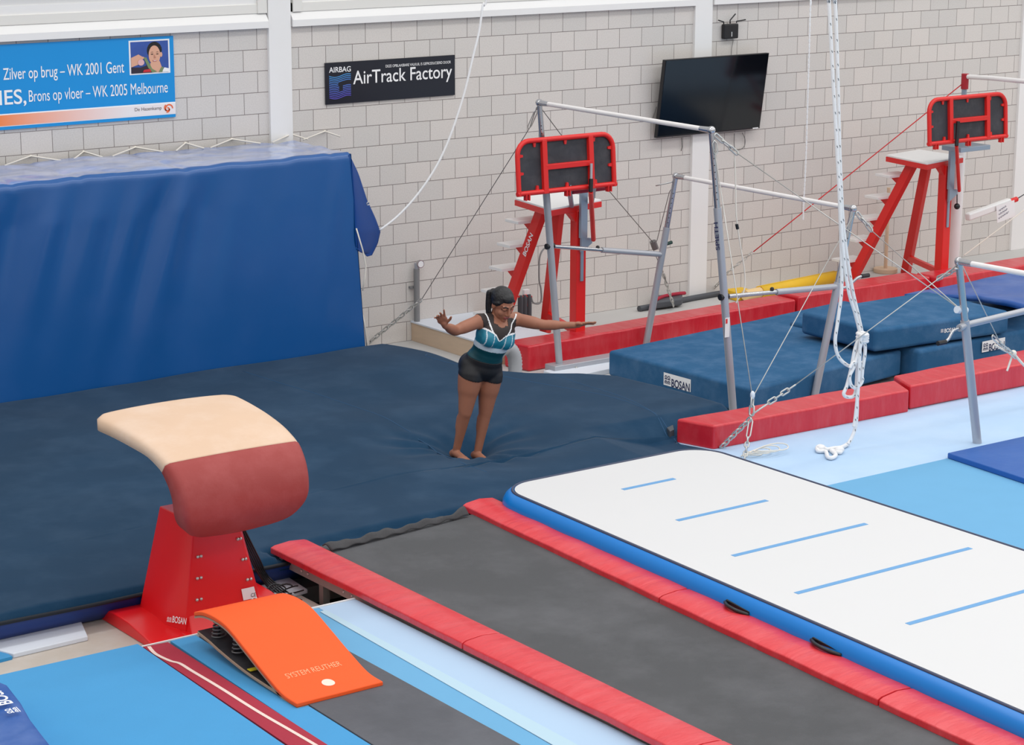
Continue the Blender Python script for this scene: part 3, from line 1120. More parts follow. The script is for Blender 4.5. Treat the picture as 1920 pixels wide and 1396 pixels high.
def royal(u, v):
    q = [Vector(p) for p in ((16.166,-2.98,0.5), (16.348,-3.793,0.58), (16.299,-4.508,0.6), (16.736,-2.979,0.5), (17.146,-3.07,0.54), (18.034,-3.037,0.56))]
    a = q[0].lerp(q[1], u * 2) if u < .5 else q[1].lerp(q[2], u * 2 - 1)
    c = q[3].lerp(q[4], u * 2) if u < .5 else q[4].lerp(q[5], u * 2 - 1)
    p = a.lerp(c, v)
    return p + Vector((0, 0, .02 * mnoise.noise(Vector((p.x * 3, p.y * 3, 0))) + .015))


b.grid(royal, 40, 20)
o = b.build('folding_mat', m_foldm, smooth=True)
o.modifiers.new('s', 'SOLIDIFY').thickness = .05
tag(o, 'thin royal blue vinyl mat draped over the crash mats at the right', 'mat')

# ---------------------------------------------------------------- front red pads
long_pad('floor_pad', [(11.575, -5.34), (13.75, -5.39), (13.91, -5.06), (11.475, -4.99)], .14, .345, m_red, 'red front pad whose square end rests on the airbag edge', 'red pads in front of the bars')
long_pad('floor_pad', [(13.80, -5.35), (16.6, -5.35), (16.6, -4.95), (13.96, -4.99)], .15, .365, m_red, 'right-hand red front pad with a cable tied above it', 'red pads in front of the bars')

# ---------------------------------------------------------------- carpets to the right
b = MB()
b.box((11.23, -6.62, .02), (22, -4.95, .15))
b.box((8.95, -6.62, .02), (11.23, -6.15, .15))
tag(b.build('carpet_floor', m_pblue, bevel=.004), 'pale blue carpeted floor strip in front of the red pads', 'carpet')
b = MB()
b.box((8.95, -14, .02), (22, -6.62, .149))
tag(b.build('carpet_floor', m_sky2, bevel=.004), 'sky blue carpet floor to the right of the airtrack', 'carpet')
b = MB()
b.quadslab([(12.91, -6.62), (12.75, -8.6), (15.5, -8.6), (15.5, -6.64)], .15, .195)
o = tag(b.build('thin_mat', mat('thin_mat_blue', (30, 90, 168), .5, .06, 4, .2, 8, dust_sheen=.25, dscale=3, dcol=(90, 130, 190)), bevel=.008), 'thin royal blue mat lying on the sky blue carpet at the right edge', 'mat')

# ---------------------------------------------------------------- airtrack
at_ = thing('airtrack', 'long white inflatable airtrack with blue sides and short blue stripes', 'airtrack', (9.9, -8.5, .22))
R = .26
C4 = [(9.0, -5.98), (10.88, -5.98), (10.90, -14.0), (8.62, -14.0)]


def outline(z_in=0.0, n=10):
    pts = []
    cs = [Vector((c[0], c[1], 0)) for c in C4]
    k = 4
    for i in range(4):
        p, c, q = cs[i - 1], cs[i], cs[(i + 1) % 4]
        a, d2 = (p - c).normalized(), (q - c).normalized()
        ang = a.angle(d2)
        dist = R / math.tan(ang / 2)
        cen = c + (a + d2).normalized() * (R / math.sin(ang / 2))
        s0, s1 = c + a * dist, c + d2 * dist
        v0, v1 = s0 - cen, s1 - cen
        for j in range(n + 1):
            t = j / n
            nrm = v0.normalized().slerp(v1.normalized(), t).normalized()
            w = nrm * R
            pts.append((cen + w, nrm))
    # add points along the straight sides
    out = []
    for i in range(len(pts)):
        out.append(pts[i])
        a, c = pts[i], pts[(i + 1) % len(pts)]
        L = (a[0] - c[0]).length
        if L > .5:
            m_ = int(L / .25)
            for j in range(1, m_):
                out.append((a[0].lerp(c[0], j / m_), a[1]))
    return out


OUT = outline()
ZB, ZT = .215, .425
b = MB()
rows = []
for k in range(9):
    a = math.pi / 2 - math.pi * k / 8
    rows.append([p + nrm * (.085 * math.cos(a)) + Vector((0, 0, (ZB + ZT) / 2 + (ZT - ZB) / 2 * math.sin(a))) for p, nrm in OUT])
N = len(OUT)
vs = [p for r_ in rows for p in r_]
fs = [(k * N + i, k * N + (i + 1) % N, (k + 1) * N + (i + 1) % N, (k + 1) * N + i) for k in range(8) for i in range(N)]
b.add(vs, fs)
b.build('side_wall', m_airb, at_, smooth=True)
b = MB()
b.add([p + nrm * -.004 + Vector((0, 0, ZT + .002)) for p, nrm in OUT], [tuple(range(N))])
b.add([p + Vector((0, 0, ZB)) for p, nrm in OUT], [tuple(range(N))])
b.build('top_surface', m_air, at_)
b = MB()
b.tube([p + nrm * .012 + Vector((0, 0, ZT - .002)) for p, nrm in OUT], .010, 6, closed=True)
b.build('piping', m_seam, at_, smooth=True)
for i, (xa, xb) in enumerate([(9.66, 10.14), (9.49, 10.31), (9.28, 10.48), (9.10, 10.65), (9.25, 10.42), (9.4, 10.3), (9.5, 10.2)]):
    y = [-6.535, -7.33, -8.13, -8.91, -9.70, -10.5, -11.3][i]
    b = MB()
    b.hexa([(xa, y - .028, ZT + .002), (xb, y - .028, ZT + .002), (xb, y + .012, ZT + .002), (xa, y + .012, ZT + .002),
            (xa, y - .028, ZT + .004), (xb, y - .028, ZT + .004), (xb, y + .012, ZT + .004), (xa, y + .012, ZT + .004)])
    b.build('stripe', m_stripe, at_)
for pa, pb in (((8.80, -8.62, .33), (8.79, -8.85, .315)), ((8.765, -9.42, .33), (8.755, -9.68, .315))):
    pa, pb = Vector(pa), Vector(pb)
    b = MB()
    b.beam(pa + Vector((.0, 0, .01)), pb + Vector((.0, 0, .01)), .02, .06)
    h_ = b.build('handle_patch', m_black, at_, bevel=.006)
    b = MB()
    b.tube(smoothpts([pa + Vector((-.01, 0, .02)), pa.lerp(pb, .3) + Vector((-.05, 0, .03)), pa.lerp(pb, .7) + Vector((-.05, 0, .03)), pb + Vector((-.01, 0, .02))], 4), .012, 8)
    b.build('handle_strap', m_black, h_, smooth=True)

# ---------------------------------------------------------------- tumbling track
tk = thing('tumbling_track', 'long charcoal tumbling trampoline track with red side pads', 'trampoline track', (7.95, -9, -.2))
b = MB()


def bed(u, v):
    y = -6.03 - 8.5 * v
    xl, xr = 7.38, 8.76 - .06 * (-(y + 6)) * .55
    x = xl + (xr - xl) * u
    return Vector((x, y, .285 - .012 * math.sin(math.pi * u) * min(1, 6 * v)))


b.grid(bed, 20, 90)
o = b.build('bed', m_track, tk, smooth=True)
b = MB()


def bedend(u, v):
    a = Vector((7.416,-6.132,0.325)).lerp(Vector((8.48,-6.057,0.325)), min(1, u / .87)) if u < .87 else Vector((8.48,-6.057,0.325)).lerp(Vector((8.644,-6.003,0.345)), (u - .87) / .13)
    c = Vector((7.448,-6.202,0.3)).lerp(Vector((8.661,-6.071,0.3)), u)
    p = a.lerp(c, v)
    p.z += .018 * math.sin(v * math.pi) + .012 * math.sin(u * 19 + v * 4) * (1 - v) + .006 * math.sin(u * 47)
    return p


b.grid(bedend, 60, 10)
o = b.build('end_apron', m_mesh, tk, smooth=True)
o.modifiers.new('s', 'SOLIDIFY').thickness = .008
b = MB()
b.beam((7.20, -6.02, .235), (7.16, -14.5, .235), .06, .075)
b.beam((7.33, -6.04, .235), (7.33, -14.5, .235), .06, .06)
b.beam((7.15, -6.04, .235), (8.72, -6.04, .235), .05, .06)
b.build('frame', m_frame, tk, bevel=.006)
for y in (-6.45, -6.98, -8.2):
    b = MB()
    b.beam((7.235, y, -.98), (7.235, y, .2), .05, .05, up=(0, 1, 0))
    b.build('leg', m_frame, tk)
for y in (-6.28, -6.36, -6.80, -6.9):
    b = MB()
    b.ball((7.168, y, .235), .012, n=8)
    b.build('bolt', m_zinc, tk, smooth=True)


def track_pad(ya, yb, xl, xr, sk, z0, z1, lab):
    b = MB()
    n = max(4, int(abs(yb - ya) / .09))
    vs = []
    for i in range(n + 1):
        y = ya + (yb - ya) * i / n
        s = sk * (-(y + 6))
        w = .006 * mnoise.noise(Vector((y * 3.1, xl, 0)))
        w2 = .010 * mnoise.noise(Vector((y * 4.0, xl, 3)))
        vs += [(xl + s + w, y, z0), (xl + s + w, y, z1 - .012 + w2 * .3), (xl + s + .03, y, z1 + w2 * .5), ((xl + xr) / 2 + s, y, z1 + .01 + w2), (xr + s - .03, y, z1 + w2 * .5), (xr + s, y, z1 - .012), (xr + s, y, z0)]
    fs = []
    for i in range(n):
        a, c = 7 * i, 7 * i + 7
        for j in range(7):
            fs.append((a + j, a + (j + 1) % 7, c + (j + 1) % 7, c + j))
    fs += [tuple(range(7)), tuple(7 * n + j for j in range(7))]
    b.add(vs, fs)
    o = b.build('side_pad', m_redx, tk, bevel=.008, seg=2)
    return o


ysL = [-5.95, -8.2, -10.2, -12.2, -14.4]
for a_, c_ in zip(ysL, ysL[1:]):
    track_pad(a_, c_ + .01, 7.125, 7.41, -.006, .275, .33, 'l')
ysR = [-5.90, -8.25, -10.27, -12.3, -14.4]
for a_, c_ in zip(ysR, ysR[1:]):
    track_pad(a_, c_ + .01, 8.715, 9.0, -.062, .275, .33, 'r')

# ---------------------------------------------------------------- vault run-up platform with its carpets
b = MB()
b.quadslab([(6.856, -7.0), (6.56, -12.6), (7.13, -12.6), (7.13, -7.0)], .08, .25)
tag(b.build('platform_floor', m_lblue, bevel=.003), 'light blue floor strip between the red track pad and the grey rubber', 'floor strip')
b = MB()
b.quadslab([(6.601, -7.0), (6.551, -12.6), (6.556, -12.6), (6.855, -7.0)], .08, .2485)
tag(b.build('platform_floor', m_sky2, bevel=.003), 'narrow soft blue floor strip along the grey rubber edge', 'floor strip')
b = MB()
q = [(6.822,-7.075,0.252),(6.867,-7.071,0.252),(6.826,-9.675,0.252),(6.718,-9.597,0.252)]
q2 = [Vector(q[0]), Vector(q[1]), Vector(q[1]).lerp(Vector(q[2]), 1.6), Vector(q[0]).lerp(Vector(q[3]), 1.6)]
b.quadslab([(p.x, p.y) for p in q2], .2501, .2525)
tag(b.build('floor_tape', m_paler), 'pale slanting tape strip stuck on the light blue floor', 'tape')
b = MB()
b.quadslab([(6.0, -7.03), (5.85, -12.6), (6.55, -12.6), (6.60, -7.03)], .08, .256)
tag(b.build('rubber_runner', m_greymat, bevel=.003), 'worn dark grey rubber runner under the springboard', 'runner')
b = MB()
b.quadslab([(5.825, -7.0), (5.60, -12.6), (5.845, -12.6), (5.995, -7.0)], .08, .2515)
tag(b.build('carpet_runner', m_sky, bevel=.002), 'narrow sky blue carpet between the red runner and grey rubber', 'carpet')
rr_ = thing('vault_runner', 'dark red vault runner with a cream centre line', 'carpet runner', (5.7, -8, .0))
b = MB()
e0 = [(5.643,-7.002,0.254),(5.801,-7.015,0.254),(5.752,-8.906,0.254),(5.58,-8.782,0.254)]
p0, p1, p2, p3 = [Vector(p) for p in e0]
p2, p3 = p1.lerp(p2, 1.8), p0.lerp(p3, 1.8)
b.quadslab([(p.x, p.y) for p in (p0, p1, p2, p3)], .08, .2545)
b.build('carpet', m_dkred, rr_, bevel=.002)
cl = smoothpts([(5.672,-7.019,0.256),(5.647,-7.155,0.256),(5.662,-7.306,0.256),(5.687,-7.378,0.256),(5.687,-7.526,0.256),(5.69,-7.847,0.256),(5.685,-8.304,0.256),(5.697,-8.872,0.256),(5.704,-10.089,0.256)], 8)
b = MB()
for i in range(len(cl) - 1):
    a, c = cl[i], cl[i + 1]
    s = (c - a).normalized().cross(Vector((0, 0, 1))) * .011
    b.add([a - s, a + s, c + s, c - s], [(0, 1, 2, 3)])
b.build('centre_line', m_line, rr_)
b = MB()
b.quadslab([(2.2, -6.97), (2.2, -12.6), (5.40, -12.6), (5.625, -6.97)], .08, .268)
tag(b.build('carpet_floor', m_sky, bevel=.003), 'broad sky blue carpet left of the red runner', 'carpet')
b = MB()
b.box((5.64, -6.998, .08), (7.13, -6.985, .256))
tag(b.build('edge_strip', m_white), 'thin white edging strip along the end of the run-up', 'edging')

b = MB()
b.quadslab([(p[0], p[1]) for p in [(4.987,-5.946,0.11),(5.735,-5.947,0.11),(5.629,-6.28,0.11),(5.127,-6.299,0.11)]], .08, .11)
tag(b.build('foam_plank', m_foam, bevel=.006), 'white foam plank on the concrete left of the vault foot', 'board', 'foam planks by the airbag')
b = MB()
b.quadslab([(p[0], p[1]) for p in [(6.936,-6.065,0.11),(7.225,-6.002,0.11),(7.196,-6.305,0.11),(6.864,-6.342,0.11)]], .08, .11)
tag(b.build('foam_plank', m_foam, bevel=.006), 'white foam plank on the concrete beside the cables behind the springboard', 'board', 'foam planks by the airbag')
b = MB()
b.quadslab([(p[0], p[1]) for p in [(4.792,-6.247,0.1),(5.103,-6.077,0.1),(5.114,-6.312,0.1),(5.032,-6.32,0.1)]], .08, .10)
tag(b.build('carpet_piece', m_sky), 'small sky blue carpet corner at the left edge beside the foam plank', 'carpet')

# folded blue mat in the lower left corner
fm = thing('landing_mat', 'blue vinyl mat with white lettering in the lower left corner', 'mat', (4.2, -8.6, .27))
b = MB()
q = [(4.265,-7.269,0.5),(4.505,-7.57,0.5),(4.494,-7.869,0.5),(4.301,-8.861,0.5)]


def fmat(u, v):
    L = [Vector(p) for p in ((4.529,-7.367,0.45), (4.57,-7.555,0.45), (4.525,-7.829,0.45), (4.469,-8.066,0.45), (4.429,-8.303,0.45), (4.368,-8.684,0.45))]
    t = u * (len(L) - 1)
    i = min(int(t), len(L) - 2)
    p = L[i].lerp(L[i + 1], t - i)
    d = Vector((-.86, -.5, 0))
    a = v * math.pi / 2
    if v < .3:
        z = .27 + .18 * math.sin(v / .3 * math.pi / 2)
        q = p + Vector((0, 0, 0)) + d * (-.05 * math.cos(v / .3 * math.pi / 2) + .05)
    else:
        z = .45 + .012 * mnoise.noise(Vector((p.x * 8 + v * 3, p.y * 8, 0)))
        q = p + d * (.05 + (v - .3) * 1.6)
    q.z = z
    return q


b.grid(fmat, 40, 24)
b.build('cover', m_foldm, fm, smooth=True)
xd = (Vector((4.437,-7.719,0.45)) - Vector((4.41,-8.005,0.45))).normalized()
yd = Vector((0, 0, 1)).cross(xd)
text('BOSAN', m_text, fm, Vector((4.436,-7.899,0.457)), xd, yd, .34, .075, .02, th=.015)
emblem(fm, Vector((4.419,-8.033,0.457)), xd, yd, .075, m_text, .015)


# ---------------------------------------------------------------- vault table
va = thing('vault_table', 'vault table with cream and red padded top on a red tapered pedestal', 'vault', (6.38, -6.35, 0))
OUTR = [(-5.93, 1.41), (-6.2, 1.405), (-6.45, 1.39), (-6.66, 1.36), (-6.80, 1.325), (-6.865, 1.30), (-6.92, 1.265), (-6.98, 1.20), (-7.02, 1.12), (-7.035, 1.03), (-7.02, .95), (-6.97, .87), (-6.91, .82)]
INNR = [(-5.93, 1.315), (-6.2, 1.312), (-6.42, 1.30), (-6.62, 1.285), (-6.74, 1.25), (-6.80, 1.222), (-6.83, 1.19), (-6.87, 1.14), (-6.895, 1.08), (-6.90, 1.01), (-6.89, .95), (-6.87, .89), (-6.86, .84)]
XC, HW = 6.38, .505


def dense(t):
    return [(p.y, p.z) for p in smoothpts([(0, a, c) for a, c in t], 5)]


OUTR, INNR = dense(OUTR), dense(INNR)


def arc(tbl):
    d = [0]
    for a, c in zip(tbl, tbl[1:]):
        d.append(d[-1] + math.hypot(a[0] - c[0], a[1] - c[1]))
    return d


AO = arc(OUTR)
LT = AO[-1]


def prof(tbl, s):
    for i in range(len(AO) - 1):
        if s <= AO[i + 1] + 1e-9:
            t = (s - AO[i]) / (AO[i + 1] - AO[i])
            return (tbl[i][0] + (tbl[i + 1][0] - tbl[i][0]) * t, tbl[i][1] + (tbl[i + 1][1] - tbl[i][1]) * t)
    return tbl[-1]


def halfw(s):
    w = .510 - .055 * s / .98
    R1, R0 = .28, .12
    e = LT - s
    if e < R1:
        w -= R1 * .85 - math.sqrt(max(0, R1 * R1 - (R1 - e) ** 2)) * .85
    if s < R0:
        w -= R0 - math.sqrt(max(0, R0 * R0 - (R0 - s) ** 2))
    return w


def vault_skin(s0, s1, name, m, inset=0):
    b = MB()
    ns, nx = 60, 30
    top, bot = [], []
    for i in range(ns + 1):
        s = s0 + (s1 - s0) * i / ns
        po, pi_ = prof(OUTR, s), prof(INNR, s)
        w = halfw(s) + inset
        for j in range(nx + 1):
            u = -1 + 2 * j / nx
            x = XC - .02 * s + w * math.copysign(abs(u) ** .9, u)
            edge = max(0, abs(x - XC + .02 * s) - (w - .028)) / .028
            rnd = 1 - math.sqrt(max(0, 1 - edge * edge))
            crown = .012 * (1 - u * u)
            mx, mz = (po[0] + pi_[0]) / 2, (po[1] + pi_[1]) / 2
            k = 1 - .34 * rnd
            dx, dz = po[0] - mx, po[1] - mz
            ln = math.hypot(dx, dz)
            top.append((x, mx + dx * k + dx / ln * (crown + inset), mz + dz * k + dz / ln * (crown + inset)))
            bot.append((x, mx - dx * k, mz - dz * k))
    n = nx + 1
    fs = []
    o = len(top)
    for i in range(ns):
        for j in range(nx):
            fs.append((i * n + j, i * n + j + 1, (i + 1) * n + j + 1, (i + 1) * n + j))
            fs.append((o + i * n + j, o + (i + 1) * n + j, o + (i + 1) * n + j + 1, o + i * n + j + 1))
        fs.append((i * n, (i + 1) * n, o + (i + 1) * n, o + i * n))
        fs.append((i * n + nx, o + i * n + nx, o + (i + 1) * n + nx, (i + 1) * n + nx))
    for i in (0, ns):
        for j in range(nx):
            fs.append((i * n + j, i * n + j + 1, o + i * n + j + 1, o + i * n + j))
    b.add(top + bot, fs)
    return b.build(name, m, va, smooth=True)


SE = AO[25]
vault_skin(0, SE, 'rear_pad', m_vcream)
vault_skin(SE, LT, 'front_pad', m_vred, .002)

# pedestal: tapered steel column
b = MB()
B0 = [(6.06, -6.66), (6.86, -6.66), (6.86, -6.12), (6.06, -6.02)]
zb, zt = .10, 1.22
colb = [(6.02, -6.52), (6.30, -6.70), (6.78, -6.60), (6.86, -6.30), (6.60, -6.10), (6.04, -6.12)]
colb = [(6.055, -6.47), (6.13, -6.60), (6.70, -6.60), (6.77, -6.47), (6.77, -6.10), (6.055, -6.10)]
colt = [(6.13, -6.56), (6.19, -6.66), (6.47, -6.66), (6.53, -6.56), (6.53, -6.32), (6.13, -6.32)]
zmid = .13
vs = [(p[0], p[1], .08) for p in colb] + [(p[0], p[1], .87) for p in colt]
n6 = 6
b.add(vs, [tuple(range(5, -1, -1)), tuple(range(6, 12))] + [(i, (i + 1) % 6, 6 + (i + 1) % 6, 6 + i) for i in range(6)])
b.build('column', m_redpaint2, va, bevel=.008, seg=2)
b = MB()
b.box((6.27, -6.72, .85), (6.50, -6.40, 1.30))
b.build('neck', mat('dark_red_steel', (150, 18, 26), .4), va, bevel=.02)
# arched feet left and right
FP = [(-5.86, .08), (-5.87, .11), (-5.92, .14), (-6.02, .165), (-6.15, .175), (-6.35, .17), (-6.55, .14), (-6.75, .10), (-6.85, .08)]
for x0, x1, nm in ((5.87, 6.12, 'l'), (6.70, 6.90, 'r')):
    b = MB()
    b.prism(FP, lambda u, v, h: (h, u, v), x0, x1)
    b.build('foot', m_redpaint2, va, bevel=.012, seg=3)
b = MB()
b.hexa([(6.10, -6.85, .08), (6.76, -6.85, .08), (6.76, -5.95, .08), (6.10, -5.95, .08), (6.10, -6.68, .13), (6.76, -6.68, .13), (6.76, -6.05, .13), (6.10, -6.05, .13)])
b.hexa([(6.14, -6.68, .12), (6.72, -6.68, .12), (6.72, -6.1, .12), (6.14, -6.1, .12), (6.16, -6.60, .24), (6.70, -6.60, .24), (6.70, -6.15, .24), (6.16, -6.15, .24)])
b.build('base_plate', m_redpaint2, va, bevel=.01)


def colpt(u, v):
    """point on the column front face: u 0..1 across, v 0..1 up"""
    a = Vector((colb[1][0], colb[1][1], .08)).lerp(Vector((colb[2][0], colb[2][1], .08)), u)
    c = Vector((colt[1][0], colt[1][1], .87)).lerp(Vector((colt[2][0], colt[2][1], .87)), u)
    return a.lerp(c, v) + Vector((0, -.006, 0))


for v in (.13, .31, .49, .67, .86):
    for u in (.14, .20):
        b = MB()
        b.ball(colpt(u - .04 * v, v), .011, n=8)
        b.build('bolt', m_zinc, va, smooth=True)
    if v < .8:
        for u in (.90, .955):
            b = MB()
            b.ball(colpt(u, v + .08), .011, n=8)
            b.build('bolt', m_zinc, va, smooth=True)
# lettering on the chamfer of the column, maker's plate on the front
a, c = Vector((colb[0][0], colb[0][1], .08)), Vector((colb[1][0], colb[1][1], .08))
la, lc = a.lerp(Vector((colt[0][0], colt[0][1], .87)), .12), c.lerp(Vector((colt[1][0], colt[1][1], .87)), .12)
xd = (lc - la).normalized()
upv = (Vector((colt[0][0], colt[0][1], .87)) - a).normalized()
nz_ = xd.cross(upv)
emblem(va, la + xd * .008 + nz_ * .002, xd, upv, .035, m_text, .003)
text('BOSAN', m_text, va, la + xd * .048 + nz_ * .002, xd, upv, .10, .045, .02, th=.003)
b = MB()
q = [colpt(.78, .22), colpt(.97, .22), colpt(.97, .32), colpt(.78, .32)]
b.hexa([p for p in q] + [p + Vector((0, -.002, 0)) for p in q])
mp_ = b.build('maker_plate', m_paper, va)
text('CE', m_black, mp_, colpt(.89, .235) + Vector((0, -.003, 0)), X1, Z1, .035, .025, .0)
# black cables behind the column, lying in loops on the floor
b = MB()
for k in range(5):
    x0 = 6.70 + .012 * k
    b.tube(smoothpts([(6.55 + .01 * k, -6.28, .92), (6.72 + .012 * k, -6.2, .62), (6.84 + .015 * k, -6.2, .34), (6.93 + .02 * k, -6.2 + .02 * k, .18), (6.98 + .02 * k, -6.25 - .02 * k, .10), (6.96 + .03 * k, -6.42, .09)], 5), .006, 6)
for k in range(4):
    cx, cy, rr2 = 6.98 + .01 * k, -6.28 - .03 * k, .07 + .015 * k
    b.tube([(cx + rr2 * math.cos(a), cy + rr2 * .7 * math.sin(a), .095 + .05 * (1 + math.sin(a + k)) * .7) for a in [i * math.pi / 9 for i in range(14)]], .0055, 6)
tag(b.build('cable_bundle', m_black, smooth=True), 'bundle of thin black cables hanging and looping behind the vault pedestal', 'cables')

# ---------------------------------------------------------------- springboard
sb = thing('springboard', 'springboard with orange carpet top on a curved plywood base', 'springboard', (6.2, -7.8, .26))


def sb_q(tab, n=8):
    pts = smoothpts([(0, p[0], p[1]) for p in tab], n)
    return [(p.y, p.z) for p in pts]


TOPC = sb_q([(-7.19, .475), (-7.30, .508), (-7.45, .518), (-7.60, .500), (-7.80, .430), (-8.0, .355), (-8.2, .29), (-8.36, .262 + .018)])
BOTC = sb_q([(-7.22, .345), (-7.35, .33), (-7.5, .305), (-7.75, .275), (-8.0, .262), (-8.30, .258)])


def strip(name, tab, x0, x1, t, m, bev=.004):
    b = MB()
    n = len(tab)
    vs = []
    for y, z in tab:
        vs += [(x0, y, z), (x1, y, z), (x1, y, z - t), (x0, y, z - t)]
    fs = []
    for i in range(n - 1):
        a, c = 4 * i, 4 * i + 4
        for j in range(4):
            fs.append((a + j, a + (j + 1) % 4, c + (j + 1) % 4, c + j))
    fs += [(0, 1, 2, 3), (4 * n - 4, 4 * n - 3, 4 * n - 2, 4 * n - 1)]
    b.add(vs, fs)
    return b.build(name, m, sb, bevel=bev)


strip('top_carpet', TOPC, 5.885, 6.455, .028, m_orange, .009)
strip('top_board', [(y, z - .028) for y, z in TOPC], 5.89, 6.45, .012, m_ply, 0)
strip('base_board', [(y, z + .018) for y, z in BOTC], 5.89, 6.45, .018, m_ply, .003)
strip('base_lining', [(y, z + .0205) for y, z in BOTC], 5.895, 6.445, .003, m_blackr, 0)
for x, y in ((5.97, -7.34), (6.18, -7.34), (6.39, -7.34), (5.97, -7.58), (6.39, -7.58)):
    z0 = .345 if y > -7.4 else .32
    z1 = .465 if y > -7.4 else .455
    b = MB()
    b.tube([(x + .045 * (1 - .45 * i / 60) * math.cos(i * .6), y + .045 * (1 - .45 * i / 60) * math.sin(i * .6), z0 + (z1 - z0) * i / 60) for i in range(61)], .005, 6)
    s_ = b.build('spring', m_cabled, sb, smooth=True)
    b = MB()
    b.tube([(x, y, z0), (x, y, z1)], .008, 8)
    b.build('guide_pin', m_black, s_)
b = MB()
b.box((5.90, -7.83, .298), (6.2, -7.79, .302))
b.build('yellow_tape', mat('yellow_tape', (226, 206, 40), .6), sb)


def topz(y):
    for (y0, z0), (y1, z1) in zip(TOPC, TOPC[1:]):
        if y1 <= y <= y0:
            return z0 + (z1 - z0) * (y - y0) / (y1 - y0)
    return TOPC[-1][1]


m_otext = mat('pale_orange_lettering', (250, 176, 130), .8)
text('SYSTEM REUTHER', m_otext, sb, (0, 0, 0), X1, (0, 1, 0), .36, .04, 0, face=lambda u, v: Vector((5.985 + u, -8.10 + v, topz(-8.10 + v) + .0015)))
b = MB()
vs = [Vector((6.18 + .038 * math.cos(a), -8.215 + .038 * math.sin(a), topz(-8.215 + .038 * math.sin(a)) + .0018)) for a in [i * math.pi / 14 for i in range(28)]]
b.add(vs, [tuple(range(28))])
b.build('white_dot', mat('pale_spot', (250, 222, 206), .7), sb)


